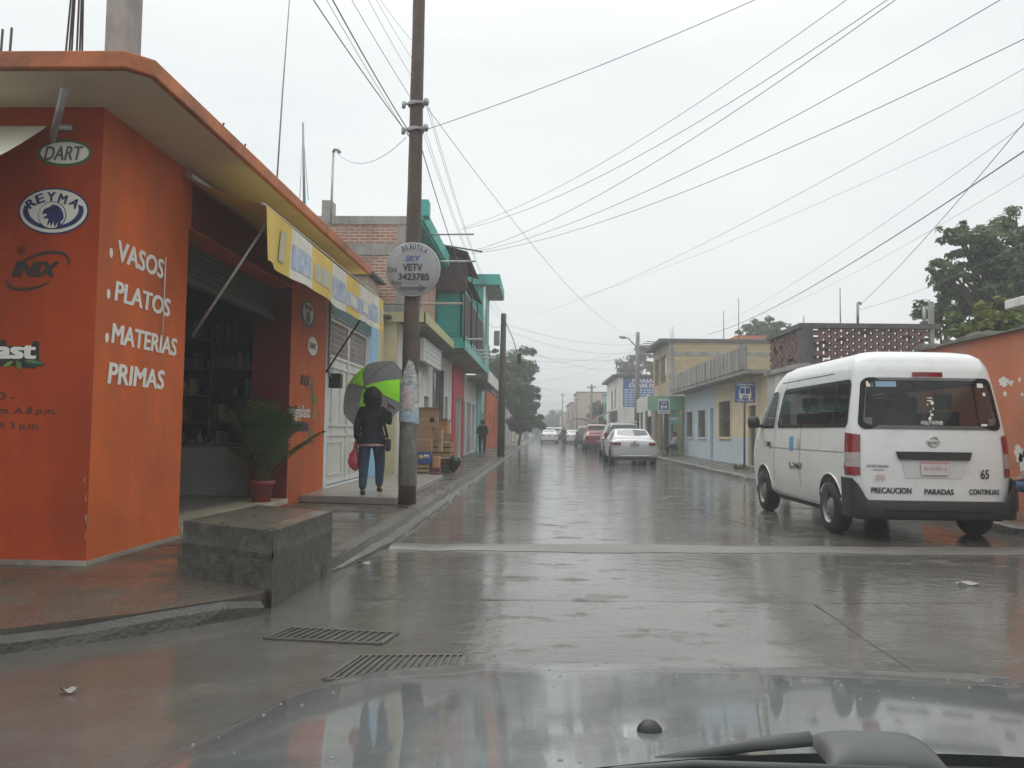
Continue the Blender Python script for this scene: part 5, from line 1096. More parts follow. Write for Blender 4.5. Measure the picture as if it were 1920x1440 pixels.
def vt(st,x0,x1_,z0,z1,m=m_vblk,bold=.035,name='lettering'):
    y=min(yrear(x0,z0),yrear(x1_,z0),yrear((x0+x1_)/2,z0)); a=V((x0,yrear(x0,z0),z0)); e=V((x1_,yrear(x1_,z0),z0)); rt=(e-a)
    return text(st,a,rt.length,z1-z0,rt,Z,m,van,name,bold,eps=.012)
vt('PRECAUCION',-.73,-.27,.555,.625); vt('PARADAS',-.12,.22,.55,.615); vt('CONTINUAS',.40,.76,.555,.62); vt('65',.54,.64,.74,.85,bold=.02)
vt('NV350 URVAN',-.77,-.53,.855,.89,m_vblk,.01); vt('DIESEL',-.7,-.57,.82,.838,m_vblk,.01)
b=MB(); b.poly([V((x,-.006,z)) for x,z in ((-.68,.72),(-.58,.72),(-.58,.775),(-.68,.775))]); b.build('faded_sticker',mat('faded_red_print',(.6,.45,.43),.5,.2,20,0),van)
yw=lambda x,z: yrear(x,z)-.02
text('HOLLY FATHER',V((-.13,yw(0,1.39),1.37)),.26,.045,X1,V((0,.15,1)),m_letter,van,'window_lettering',.03,eps=.004)
b=MB(); r_=random.Random(4)
for x,z,w,h in ((-.015,1.45,.035,.05),(.012,1.49,.03,.035),(-.01,1.655,.045,.018),(.025,1.63,.03,.045),(.0,1.69,.07,.012),(-.03,1.61,.018,.018),(.03,1.56,.014,.03),(-.005,1.53,.02,.012)):
    pts=[]
    for k in range(11): a=2*pi*k/11; q=r_.uniform(.45,1.15); xx,zz=x+w*q*cos(a)*.7,z+h*q*sin(a)*.7; pts.append(V((xx,yw(xx,zz),zz)))
    b.poly(pts)
b.build('window_decal',m_letter,van)
b=MB()
for x,z,w,h in ((-.72,1.82,.09,.065),(.58,1.82,.07,.05),(.64,1.72,.03,.04),(.58,1.36,.07,.025)): b.poly([V((x+i*w,yw(x,z+j*h),z+j*h)) for i,j in((0,0),(1,0),(1,1),(0,1))])
b.build('window_sticker',m_letter,van); b=MB(); b.poly([V((x,yw(x,z),z)) for x,z in ((-.62,1.82),(-.38,1.82),(-.38,1.885),(-.62,1.885))]); b.build('window_sticker',mat('pale_blue_sticker',(.25,.38,.5),.5),van)
# side lettering
def vst(st,y0,y1,z0,z1,m=m_vblk): 
    a=vsy(y1,z0,-1); e=vsy(y0,z0,-1); up=(vsy(y1,z1,-1)-a); text(st,a,(e-a).length,up.length,e-a,up,m,van,'side_lettering',.02,eps=.008)
vst('L-2467',1.85,2.4,.74,.83); vst('65',.17,.28,.82,.92)
b=MB(); b.grid(lambda u,v: vsy(2.28+.16*u,1.0+.2*v,-1,.006),2,3); b.build('side_sticker',mat('blue_sticker',(.1,.32,.55),.5),van); b=MB(); b.grid(lambda u,v: vsy(2.0+.12*u,1.03+.15*v,-1,.006),2,3); b.grid(lambda u,v: vsy(3.6+.18*u,1.03+.1*v,-1,.006),2,3); b.build('side_sticker',mat('grey_sticker',(.5,.5,.5),.5),van)
# seats seen through the glass
b=MB(); bd=MB()
for y in (.75,1.7,2.6): 
    for x in (-.55,-.05,.5): (b if (y<1 and x>-.2) else bd).box(x-.2,x+.2,y,y+.14,.75,1.55); (b if x>-.2 else bd).box(x-.12,x+.12,y+.02,y+.12,1.57,1.78)
b.build('seat',m_seat,van,bevel=.04); bd.build('seat',m_seatd,van,bevel=.04); MB().box(-.86,.86,.2,4.5,.37,.42).build('cabin_floor',m_dark,van)
MB().grid(lambda u,v: V((-.74+1.48*u,4.62-.75*v+.18*sin(pi*u),1.26+.7*v)),8,6).build('windscreen',m_tint,van)
van.scale=(1.05,)*3; van.location=(4.86,10.42,0); van.rotation_euler.z=R(.6)
# ---- generic lofted cars
CARS={}
def loftcar(name,label,cat,st,paint,loc,rot=0,sw=None,rw=None,lights=None,wy=(.85,3.45),r=.32,plate=.55,extra=None,hw_w=.78,grp=None):
    t=thing(name,label,cat,(0,0,0),grp)
    def ring_(s):
        y,zb,zl,zt,hb,ht=s; h=[(hb*.9,zb),(hb*.97,zb+.05),(hb*.99,zb+.15),(hb,(zb+zl)/2),(hb*.992,zl-.03),(hb*.975,zl),(ht+(hb*.97-ht)*.06,zt-.06),(ht*.97,zt-.03),(ht*.86,zt-.004),(ht*.4,zt+.008)]
        return [V((-x,y,z)) for x,z in h]+[V((x,y,z)) for x,z in h[::-1]]
    R_=[ring_(s) for s in st]; k=len(R_[0]); b=MB()
    b.add([p for q in R_ for p in q],[(i*k+j,i*k+(j+1)%k,(i+1)*k+(j+1)%k,(i+1)*k+j) for i in range(len(st)-1) for j in range(k)]+[tuple(range(k)),tuple(range((len(st)-1)*k,len(st)*k))[::-1]])
    o=b.build('body',paint,t); ss=o.modifiers.new('s','SUBSURF'); ss.levels=2; ss.render_levels=2; me=bulk_mesh(o); o.modifiers.clear(); o.data=me; me.shade_smooth(); me.name='body'
    def side(y,f,s,e=.012):
        for A,B in zip(st[:-1],st[1:]):
            if y<=B[0]: break
        q=(y-A[0])/(B[0]-A[0]); g=[A[i]+(B[i]-A[i])*q for i in range(6)]; x=g[4]*f+g[4-0]*0+(g[4]-g[4])+(g[4]*f*0)
        xb,zb_=g[4],g[3]-.05; x0_,z0_=g[4-0],0
        p0=V((g[4]*0+st[0][4]*0+g[4],0,0)); 
        a=V((g[4],y,g[3]-.05)); c=V((g[4-0],y,g[3])); lo=V((g[4]*0+ (A[4]+(B[4]-A[4])*q)*.985,y,g[2])); hi=V(((A[5]+(B[5]-A[5])*q),y,g[3]-.05))
        p=lo.lerp(hi,f); return V((s*(p.x+e),y,p.z))
    if sw:
        for s in (-1,1):
            for y0,y1,y0t,y1t in sw:
                MB().grid(lambda u,v: side((y0+(y1-y0)*u)*(1-v)+(y0t+(y1t-y0t)*u)*v,.1+.78*v,s),8,4).build('side_window',m_glass,t)
    if rw:
        i,f0_,f1,e=rw; A,B=st[i],st[i+1]
        def rwf(u,v):
            q=f0_+(f1-f0_)*v; y=A[0]+(B[0]-A[0])*q; z=A[3]+(B[3]-A[3])*q; h=(A[5]+(B[5]-A[5])*q)*.86; n=V((0,-(B[3]-A[3]),(B[0]-A[0]))).normalized()
            x=(2*u-1)*h; return V((x,y,z))+n*(e-.03*(2*u-1)**2)
        MB().grid(rwf,10,6).build('rear_window',m_glass,t)
    for y in wy:
        for s in (-1,1):
            a=MB(); a.lathe([(0,0),(r+.07,0),(r+.07,.01),(0,.01)],(s*(st[3][4]-.0),y,r+.02),24,(s,0,0)); a.build('wheel_arch',m_dark,t); wheel(t,s*(st[3][4]-.085),y,r,.2,s)
    if lights:
        for s in (-1,1): 
            for (x0_,x1_,y,z0,z1,d) in lights:
                b=MB(); b.prism([V((s*x0_,y,z0+.01)),V((s*x1_,y+d,z0)),V((s*x1_,y+d,z1)),V((s*x0_,y,z1-.01))],(0,.2,0)); b.build('tail_lamp',m_tl,t,bevel=.012)
    if plate: MB().box(-.17,.17,-.035,-.01,plate,plate+.13).build('number_plate',m_tlw,t)
    b=MB(); b.box(-st[2][4]*.85,st[2][4]*.85,.05,.35,st[2][1]-.08,st[2][1]+.08); b.build('lower_bumper',m_bump,t); MB().box(-.7,.7,.3,4,.2,.34).build('underbody',m_dark,t)
    if extra: extra(t)
    t.location=loc; t.rotation_euler.z=R(rot); return t
SED=[(0,.42,.70,.76,.78,.70),(.03,.30,.88,.97,.87,.78),(.12,.26,.92,1.02,.89,.79),(.62,.24,.93,1.06,.90,.77),(1.28,.24,.93,1.39,.90,.66),(1.5,.24,.93,1.43,.90,.65),(2.35,.24,.93,1.44,.90,.65),(2.75,.24,.93,1.40,.9,.65),(3.35,.24,.93,1.03,.9,.74),(4.15,.26,.84,.92,.87,.7),(4.5,.34,.68,.74,.8,.6),(4.58,.4,.6,.64,.7,.5)]
def sedx(t):
    MB().box(-.13,.13,.63,.7,1.07,1.115).build('high_brake_lamp',m_brk,t,bevel=.01); MB().lathe([(0,0),(.05,0),(.045,.01),(0,.012)],(0,-.0,.93),16,(0,-1,0)).build('emblem',m_chrome,t)
    for s in (-1,1): MB().lathe([(0,-.06),(.07,-.05),(.08,0),(.06,.06),(0,.07)],(s*.98,3.0,1.0),10,(0,0,1)).build('mirror',m_silver,t)
    b=MB(); b.grid(lambda u,v: V((-.6+1.2*u,-.012-.012*sin(pi*v),.36+.03*v)),6,2); b.build('bumper_trim',m_chrome,t)
sedan=loftcar('sedan_car','silver sedan with its red rear lamps toward the viewer beside the right kerb','car',SED,m_silver,(3.66,32.4,0),.5,[(1.05,2.05,1.42,2.1),(2.1,3.15,2.12,2.75)],(3,.14,.9,.03),[(.54,.78,-.045,.77,.9,.0),(.775,.925,-.045,.77,.9,.19)],extra=sedx,plate=.74)
SUVS=[(0,.45,.85,.9,.8,.7),(.04,.36,1.0,1.12,.88,.76),(.12,.32,1.03,1.3,.91,.72),(.3,.32,1.04,1.66,.92,.66),(.8,.32,1.04,1.74,.92,.66),(1.8,.32,1.04,1.75,.92,.66),(2.6,.32,1.03,1.70,.92,.66),(3.35,.32,1.02,1.14,.92,.78),(4.2,.34,.95,1.02,.88,.72),(4.5,.42,.8,.84,.8,.6)]
suv=loftcar('suv_car','dark grey sport utility car parked just ahead of the silver sedan','car',SUVS,m_dkcar,(3.95,39.3,0),0,[(.4,1.4,.5,1.4),(1.45,2.9,1.45,2.6)],(2,.05,.9,.03),[(.74,.93,.0,1.0,1.26,.12)],r=.36,plate=.7)
MB().tube([(-.66,.5,1.79),(-.66,2.4,1.79)],.02,6).build('roof_rail',m_chrome,suv); MB().tube([(.66,.5,1.79),(.66,2.4,1.79)],.02,6).build('roof_rail',m_chrome,suv)
PUS=[(0,.5,.95,1.0,.82,.78),(.03,.45,1.02,1.08,.86,.8),(.2,.42,1.04,1.1,.88,.8),(1.55,.42,1.04,1.1,.89,.8),(1.68,.42,1.04,1.74,.89,.66),(2.2,.42,1.04,1.8,.89,.66),(2.8,.42,1.03,1.74,.89,.66),(3.4,.42,1.02,1.14,.89,.76),(4.5,.46,.98,1.05,.87,.74),(4.8,.5,.8,.84,.8,.6)]
pick=loftcar('pickup_truck','dark red pickup truck parked on the right beyond the grey car','pickup',PUS,m_redcar,(3.75,53,0),0,[(1.8,2.4,1.85,2.4),(2.45,3.1,2.45,2.75)],(3,.2,.92,.03),[(.7,.87,-.03,.75,1.02,.05)],wy=(1.0,3.8),r=.37,plate=.6)
far=[('sedan_car','white sedan parked far down the right side beyond the pickup','car',sedan,m_vw,(3.4,84,0)),('sedan_car','white sedan driving away alone in the middle of the street','car',sedan,m_vw,(.95,88,0)),('suv_car','white tall car right behind the lone white sedan far away','car',suv,m_vw,(.95,104,0)),('suv_car','dark tall car parked far on the right before the blue tarpaulin','car',suv,m_dkcar,(3.9,70,0)),('pickup_truck','second dark red pickup close ahead of the first one','pickup',pick,m_redcar,(4.1,60,0)),('sedan_car','small dark sedan at the far end of the parked row','car',sedan,m_dkcar,(2.9,98,0)),('suv_car','pale grey tall car far away in the parked row','car',suv,m_silver,(2.2,104,0))]
for nm,lb,ct,src,mt,loc in far:
    c=copy_tree(src); c['label']=lb; c.location=loc
    for ch in kids(c):
        if ch.name.startswith('body'): ch.material_slots[0].link='OBJECT'; ch.material_slots[0].material=mt
tp=thing('market_tarp','bright blue tarpaulin roof of a far stall on the right','tarpaulin',(4.6,96,0))
MB().grid(lambda u,v:V((2.9+3*u,94+4*v,2.3+.5*sin(pi*u)-.1*sin(pi*v))),8,5).build('canvas',mat('blue_tarp',(.06,.13,.4),.6,.2,2,.1),tp); b=MB()
for x,y in ((3,94.1),(5.8,94.1),(3,97.9),(5.8,97.9)): b.tube([(x,y,0),(x,y,2.35)],.03,6)
b.build('pole',m_steel,tp)
# ------------------------------------------------------------------ people
def skin(name,chains,m,parent,sub=1,off=(0,0,0)):
    """chains: lists of (x,y,z,r); points that repeat share one joint, so limbs grow from one continuous body"""
    idx={};vs=[];rs=[];es=[]
    for ch in chains:
        pr=None
        for p in ch:
            k=tuple(round(c,4) for c in p[:3])
            if k not in idx: idx[k]=len(vs); vs.append(k); rs.append(p[3])
            if pr is not None and (pr,idx[k]) not in es and pr!=idx[k]: es.append((pr,idx[k]))
            pr=idx[k]
    me=bpy.data.meshes.new(name); me.from_pydata(vs,es,[]); o=bpy.data.objects.new('tmp_'+name,me); COL.objects.link(o)
    o.modifiers.new('k','SKIN'); ly=me.skin_vertices[0].data if len(me.skin_vertices) else None
    if ly is None:
        bm=bmesh.new(); bm.from_mesh(me); bm.verts.layers.skin.verify(); bm.to_mesh(me); bm.free(); ly=me.skin_vertices[0].data
    comp=list(range(len(vs)))
    def find(a):
        while comp[a]!=a: a=comp[a]
        return a
    for a,c in es: comp[find(c)]=find(a)
    seen=set()
    for i in range(len(vs)):
        r=rs[i]; ly[i].radius=r if isinstance(r,tuple) else (r,r); f=find(i); ly[i].use_root=f not in seen; seen.add(f)
    s=o.modifiers.new('s','SUBSURF'); s.levels=sub; s.render_levels=sub
    m2=bulk_mesh(o); bpy.data.objects.remove(o); m2.name=name; m2.materials.clear(); m2.materials.append(m); m2.shade_smooth()
    w=bpy.data.objects.new(name,m2); COL.objects.link(w); w.parent=parent; return w
def hand(w,d,side,k=1,curl=.5,up=V((0,0,1))):
    """palm and five bent fingers growing from wrist w along d; side points to the thumb"""
    w,d,side=V(w),V(d).normalized(),V(side).normalized(); n=d.cross(side).normalized(); out=[]
    pc=w+d*.045*k; kn=w+d*.085*k
    T=lambda p,r:(p.x,p.y,p.z,r)
    out.append([T(w,.024*k),T(pc,(.030*k)),T(kn,.026*k)])
    for i,(o_,L_) in enumerate(((.028,.068),(.009,.076),(-.01,.07),(-.028,.055))):
        b0=pc+side*o_*k*.8; b1=kn+side*o_*k; dd=(d+n*curl*.6).normalized(); b2=b1+dd*L_*.5*k; d3=(d+n*curl*1.6).normalized(); b3=b2+d3*L_*.5*k
        out.append([T(b0,.010*k),T(b1,.0095*k),T(b2,.0085*k),T(b3,.007*k)])
    t0=w+d*.02*k+side*.02*k; t1=t0+(side*.8+d*.6).normalized()*.035*k; t2=t1+(d+n*curl*.4+side*.2).normalized()*.03*k; out.append([T(t0,.011*k),T(t1,.0105*k),T(t2,.008*k)])
    return out
m_skin=mat('brown_skin',(.28,.15,.1),.5,.1,6,.03); m_hair=mat('black_hair',(.012,.01,.01),.6,.4,30,.6,40); m_jean=mat('blue_denim',(.05,.075,.125),.85,.25,14,.2,120); m_jack=mat('black_jacket_cloth',(.012,.012,.015),.8,.3,10,.2,90); m_shoe=mat('dark_shoe_leather',(.02,.018,.018),.5,.2,6,.05)
m_grey=mat('grey_shirt_cloth',(.2,.2,.21),.85,.2,8,.1)
def pmats(d): return d
def person(label,loc,rot,J,top,leg,hairm=None,hair='short',k=1.0,cat='person',hands=True,curls=(.6,.6)):
    """J: joints in metres, facing +y; body is one skin, clothes follow it"""
    t=thing('person',label,cat,(0,0,0)); P=lambda n,r:(*J[n],r)
    head=V(J['head']); fw=V(J.get('face',(0,1,0))); nk=J['neck']
    body=[[P('pelvis',.12),P('waist',.11),P('chest',.125),P('neck',.055),(head.x,head.y-.005,head.z-.07,.062),(head.x,head.y,head.z,.092),(head.x,head.y-.005,head.z+.075,.07)]]
    ch=(head.x+fw.x*.075,head.y+fw.y*.075,head.z-.07,.042)
    body.append([(head.x,head.y-.005,head.z-.07,.062),ch]); 
    body.append([(head.x,head.y,head.z,.092),(head.x+fw.x*.1,head.y+fw.y*.1,head.z-.015,.018)])
    sd=V((fw.y,-fw.x,0))
    for s in (-1,1): body.append([(head.x,head.y,head.z,.092),(head.x+sd.x*.1*s,head.y+sd.y*.1*s,head.z-.01,.02)])
    for s in 'LR':
        body.append([P('chest',.125),P('sh'+s,.062),P('el'+s,.042),P('wr'+s,.028)]); body.append([P('pelvis',.12),P('hip'+s,.095),P('kn'+s,.062),P('an'+s,.04),P('to'+s,.035)])
        if hands:
            w,e=V(J['wr'+s]),V(J['el'+s]); d=V(J.get('hd'+s,tuple(w-e))); sdv=J.get('th'+s,(0,1,0)); body+=hand(w,d,V(sdv)-d.normalized()*V(sdv).dot(d.normalized()),1.05,curls[0 if s=='L' else 1])
    skin('body',body,m_skin,t,1)
    pv=J['pelvis']; low=(pv[0],pv[1]-.0,pv[2]-.07*(1 if pv[2]>.7 else 0)); tp_=[[(*low,.168),(pv[0],pv[1],pv[2]+.06,.16),P('waist',.15),P('chest',.15),(nk[0],nk[1],nk[2]-.03,.075)]]
    for s in 'LR': tp_.append([P('chest',.15),P('sh'+s,.082),P('el'+s,.062),(*[V(J['el'+s]).lerp(V(J['wr'+s]),.92)[i] for i in range(3)],.046)])
    jk=skin('jacket',tp_,top,t,2)
    if pv[2]>.7: # loose lower half of the jacket, part of the same mesh
        tb=MB(); prof=[(.0,.232,.19),(.02,.236,.192),(.12,.205,.165),(.24,.172,.142),(.34,.172,.138),(.44,.16,.12)]
        for r0q,r1q in zip(prof[:-1],prof[1:]): tb.grid(lambda u,v: V((pv[0]+(r0q[1]+(r1q[1]-r0q[1])*v)*cos(2*pi*u),pv[1]+(r0q[2]+(r1q[2]-r0q[2])*v)*sin(2*pi*u)+.012*sin(u*25)*(1-v),pv[2]-.1+r0q[0]+(r1q[0]-r0q[0])*v)),36,3)
        bm=bmesh.new(); bm.from_mesh(jk.data); vv=[bm.verts.new(p) for p in tb.v]
        for f in tb.f: ff=bm.faces.new([vv[i] for i in f]); ff.smooth=True
        bm.to_mesh(jk.data); bm.free()
    lg=[]
    for s in 'LR': lg.append([(J['pelvis'][0],J['pelvis'][1],J['pelvis'][2]-.01,.135),P('hip'+s,.128),P('kn'+s,.086),(J['an'+s][0],J['an'+s][1],J['an'+s][2]+.0,.062)])
    skin('trousers',lg,leg,t,2)
    sh_=[]
    for s in 'LR':
        a,o=V(J['an'+s]),V(J['to'+s]); d=(o-a); d.z=0; d=d.normalized() if d.length>.01 else V((0,1,0)); sh_.append([(a.x-d.x*.035,a.y-d.y*.035,a.z-.035,.042),(*(a+d*.06-V((0,0,.04))),.044),(o.x+d.x*.05,o.y+d.y*.05,o.z,.036)])
    skin('shoes',sh_,m_shoe,t,1)
    r_=random.Random(5); hc=head-fw*.028+V((0,0,.03)); big=hair=='big'
    def hf(u,v):
        a=2*pi*u; b_=pi*v; d=V((cos(a)*sin(b_),sin(a)*sin(b_),cos(b_))); q=(.15 if big else .112)
        if d.dot(fw)>.45 and d.z<.55: q*=.62
        q*=1+(.12 if big else .02)*sin(9*a+3*d.z*4)*sin(7*b_+a*2)+(.09 if big else 0)*r_.uniform(-1,1)
        lo=1.5 if big else 1.0
        return hc+V((d.x*q*.95,d.y*q,d.z*q*(lo if d.z<0 else 1)))
    MB().grid(hf,32,20).build('hair',m_hair,t,smooth=True)
    # eyes and mouth
    b=MB()
    for s in (-1,1): b.lathe([(0,0),(.014,.001),(.012,.006),(0,.008)],head+fw*.083+sd*(.033*s)+V((0,0,.012)),10,tuple(fw))
    b.build('eyes',m_black,t); MB().lathe([(0,0),(.022,.0),(.018,.006),(0,.008)],head+fw*.105+V((0,0,-.062)),10,tuple(fw)).build('mouth',mat('lip_tone',(.25,.09,.08),.5),t)
    t.location=loc; t.rotation_euler.z=R(rot); t.scale=(k,)*3; return t
JW=dict(pelvis=(0,0,.92),waist=(0,0,1.08),chest=(0,.015,1.27),neck=(0,.02,1.41),head=(0,.035,1.53),shL=(-.17,.01,1.34),elL=(-.235,-.03,1.08),wrL=(-.245,.04,.86),hdL=(0,.01,-1),thL=(0.2,1,0),shR=(.17,.01,1.34),elR=(.29,-.04,1.13),wrR=(.26,.0,1.36),hdR=(.02,-.05,1),thR=(-.3,1,0),hipL=(-.105,0,.88),knL=(-.115,-.0,.47),anL=(-.11,-.1,.09),toL=(-.115,.04,.035),hipR=(.105,.01,.88),knR=(.11,.2,.5),anR=(.1,.2,.12),toR=(.105,.34,.05))
WL=V((-2.68,13.05,.241))
woman=person('woman in a black jacket and jeans walking away under an umbrella',WL,2,JW,m_jack,m_jean,hair='big')
MB().grid(lambda u,v: V(((.226+.006*sin(u*60))*cos(2*pi*u),.184*sin(2*pi*u),.785+.05*v)),48,2).build('blouse_hem',mat('pink_print_blouse',(.5,.3,.3),.8,.45,30,.1),woman)
sb=thing('shoulder_bag','dark shoulder bag hanging at the right hip of the umbrella woman','bag',(0,0,0))
MB().box(-.03,.035,-.11,.09,-.2,0).build('pouch',mat('dark_bag_cloth',(.04,.045,.055),.7,.2,8,.1),sb,bevel=.03); MB().tube([(0,-.08,0),(-.04,-.12,.18),(-.13,-.13,.42),(-.16,-.05,.51),(-.13,.1,.44),(-.02,.08,.02)],.014,6).build('strap',m_dark,sb)
sb.location=WL+V((.265,.0,.9)); 
# umbrella
axis=V((-.667,.626,.404)).normalized(); hr=WL+V((.265,-.01,1.44)); apex=hr+axis*.76
um=thing('umbrella','grey umbrella with lime green panels held tilted by the walking woman','umbrella',hr-axis*.12)
ua=axis.orthogonal().normalized(); ub=axis.cross(ua); RU=.64
m_ug=mat('grey_umbrella_cloth',(.27,.275,.29),.6,.1,4,.05); m_ul=mat('lime_umbrella_cloth',(.34,.85,.05),.55,.08,4,.05)
translucent(m_ul,.5); translucent(m_ug,.3)
def up_(a,q,e=0):
    sag=1-.06*(q**2)*math.sin(((a/(pi/4))%1)*pi); r=RU*q*sag*(1-.02*q); h=-.40*(q**2.0)*1.0+e; return apex+(ua*cos(a)+ub*sin(a))*r+axis*(h+.028*q*math.sin(((a/(pi/4))%1)*pi))
LIME=(1,4,6)
for k in range(8):
    MB().grid(lambda u,v,k=k: up_((k+u)*pi/4,v),8,10).build('canopy_panel',m_ul if k in LIME else m_ug,um)
b=MB()
for k in range(8): b.tube([up_(k*pi/4,q/8,-.008) for q in range(9)],.004,5); b.tube([up_(k*pi/4,.5,-.008),apex-axis*.3],.003,5)
b.build('ribs',m_metal,um); MB().tube([apex+axis*.06,apex-axis*.84],.007,8).build('shaft',m_metal,um); MB().lathe([(0,-.92),(.014,-.92),(.017,-.86),(.014,-.74),(0,-.73)],apex,10,tuple(axis)).build('handle',m_dark,um)
# pink bag
hb=WL+V((-.27,.05,.76)); pb=thing('plastic_bag','full pink plastic bag hanging from the left hand of the walking woman','bag',hb-V((0,0,.42)))
r_=random.Random(3)
MB().grid(lambda u,v: hb+V(((1+.1*sin(u*2*pi*5+v*5))*cos(2*pi*u)*pw([(0,.0),(.05,.075),(.3,.118),(.6,.09),(.8,.035),(1,.022)],v)*.95,sin(2*pi*u)*pw([(0,.0),(.05,.06),(.3,.09),(.6,.07),(.8,.03),(1,.022)],v),-.36+.40*v-.02*(v<.01))),28,18).build('bag_body',mat('pink_plastic',(.62,.09,.16),.35,.15,9,.15,30,coat=.3),pb)
b=MB(); b.tube([hb+V((-.02,0,.02)),hb+V((-.03,.01,.06)),hb+V((0,.02,.075))],.006,5); b.tube([hb+V((.02,0,.02)),hb+V((.03,.01,.06)),hb+V((0,.02,.075))],.006,5); b.build('bag_handle',MATS['pink_plastic'],pb)
JM=dict(JW,elL=(-.25,-.06,1.1),wrL=(-.17,.1,.93),hdL=(.3,.6,-.6),elR=(.25,-.06,1.1),wrR=(.17,.1,.93),hdR=(-.3,.6,-.6),thR=(-.6,.3,.5),knR=(.1,.1,.48),anR=(.095,.02,.1),toR=(.1,.16,.04),anL=(-.1,-.05,.09),toL=(-.1,.08,.035))
person('man in dark clothes walking on the left pavement by the teal front',(-2.88,40.8,.125),0,JM,m_jack,mat('dark_trousers',(.03,.03,.035),.8),hair='short',k=1.0)
JS=dict(pelvis=(0,0,.47),waist=(0,-.02,.62),chest=(0,.02,.82),neck=(0,.05,.96),head=(0,.07,1.08),shL=(-.17,.03,.9),elL=(-.21,.1,.66),wrL=(-.12,.3,.58),hdL=(.3,1,-.2),thL=(1,0,.3),shR=(.17,.03,.9),elR=(.21,.1,.66),wrR=(.12,.3,.58),hdR=(-.3,1,-.2),thR=(-1,0,.3),hipL=(-.09,.04,.46),knL=(-.12,.42,.48),anL=(-.12,.4,.09),toL=(-.12,.52,.035),hipR=(.09,.04,.46),knR=(.12,.42,.48),anR=(.12,.4,.09),toR=(.12,.52,.035))
def stool(label,x,y,z,h,m):
    t=thing('stool',label,'stool',(x,y,z)); MB().lathe([(0,h),(.15,h),(.16,h-.015),(.15,h-.04),(0,h-.04)],(x,y,z),20).build('seat',m,t)
    for k in range(4): a=pi/4+k*pi/2; MB().tube([(x+.1*cos(a),y+.1*sin(a),z+h-.03),(x+.15*cos(a),y+.15*sin(a),z)],.014,6).build('leg',m,t)
sp_=oY(1925,900,12.0); stool('small stool under the seated person right of the van',sp_.x+.25,12.0,.125,.35,m_wood)
person('person in blue jeans seated at the right edge beside the van',(sp_.x+.25,12.0,.125),70,JS,m_grey,mat('bright_blue_denim',(.05,.1,.22),.8,.2,14,.1))
c_=oY(1266,835,42.9); stool('small stool before the blue house wall',c_.x,42.9,.125,.35,m_wood); person('person in a pale shirt seated before the green shop',(c_.x,42.9,.125),100,JS,mat('pale_shirt',(.4,.4,.42),.8),m_jack)
# motorcycle and rider, far
mc=thing('motorcycle','distant motorcycle with a rider in the street','motorcycle',(0,0,0)); 
for y in (0,1.25): 
    wv=MB().lathe([(.22,-.05),(.29,-.045),(.3,0),(.29,.045),(.22,.05)],(0,y,.3),20,(1,0,0)).build('wheel',m_tyre,mc); MB().lathe([(0,-.03),(.2,-.03),(.22,0),(.2,.03),(0,.03)],(0,y,.3),14,(1,0,0)).build('hub',m_rim,wv)
b=MB(); b.tube([(0,-.1,.8),(0,.3,.78),(0,.65,.82),(0,.9,.86),(0,1.05,.75)],[.09,.13,.12,.13,.06],10); b.build('tank_and_seat',m_redcar,mc); b=MB(); b.tube([(0,1.25,.3),(0,1.0,.95)],.03,6); b.tube([(-.34,.92,1.02),(.34,.92,1.02)],.016,6); b.tube([(0,0,.3),(0,.6,.42)],.03,6); b.build('fork_and_bars',m_metal,mc); MB().box(-.14,.14,.4,.8,.25,.6).build('engine',m_dark,mc,bevel=.05); MB().lathe([(0,0),(.05,0),(0,.03)],(0,-.2,.72),10,(0,-1,0)).build('tail_lamp',m_tl,mc)
mcp=oZ(1057,835,0); mc.location=(mcp.x,mcp.y,0)
JR=dict(JS); JR.update({k:(v[0],v[1],v[2]) for k,v in JS.items()}); JR.update(wrL=(-.3,.48,.68),wrR=(.3,.48,.68),elL=(-.3,.2,.62),elR=(.3,.2,.62),knL=(-.2,.36,.36),knR=(.2,.36,.36),anL=(-.2,.25,.0),anR=(.2,.25,.0),toL=(-.2,.36,-.04),toR=(.2,.36,-.04))
person('rider in a dark jacket on the distant motorcycle',(mcp.x,mcp.y+.35,.44),0,JR,m_jack,m_jean)
# ------------------------------------------------------------------ crates and cartons on the left pavement
m_card=mat('cardboard',(.33,.2,.11),.8,.15,4,.1,40,dirt=(.24,.14,.08),damt=.35); m_cardp=mat('pale_carton',(.45,.31,.18),.8,.15,4,.1); m_orbox=mat('orange_carton',(.5,.24,.1),.7,.15,4,.05); m_cwood=mat('crate_wood',(.36,.24,.11),.8,.25,6,.2); m_bbox=mat('blue_printed_carton',(.04,.08,.26),.6,.2,5,.03)
def carton(label,x,y,z,w,d,h,m,flaps=0,rot=0,hole=False,group='cartons stacked on the left pavement',name='cardboard_box'):
    t=thing(name,label,'box',(0,0,0),group); MB().box(-w/2,w/2,-d/2,d/2,0,h).build('body',m,t,bevel=.008)
    if flaps:
        b=MB(); b.prism([(-w/2,-d/2,h),(w/2,-d/2,h),(w/2+.02,-d/2-.1,h+.06),(-w/2,-d/2-.1,h+.05)],(0,.004,.004)); b.prism([(w/2,-d/2,h),(w/2,d/2,h),(w/2+.12,d/2,h+.05),(w/2+.12,-d/2,h+.05)],(.004,0,.004)); b.build('flap',m,t)
    if hole: MB().lathe([(0,0),(.07,0),(.065,.004),(0,.004)],(w*.2,-d/2-.001,h*.45),14,(0,-1,0)).build('hand_hole',m_dark,t)
    MB().box(-w/2*.98,w/2*.98,-d/2-.003,-d/2-.001,h*.47,h*.53).build('tape',m_cardp if m is not m_cardp else m_card,t)
    t.location=(x,y,z); t.rotation_euler.z=R(rot); return t
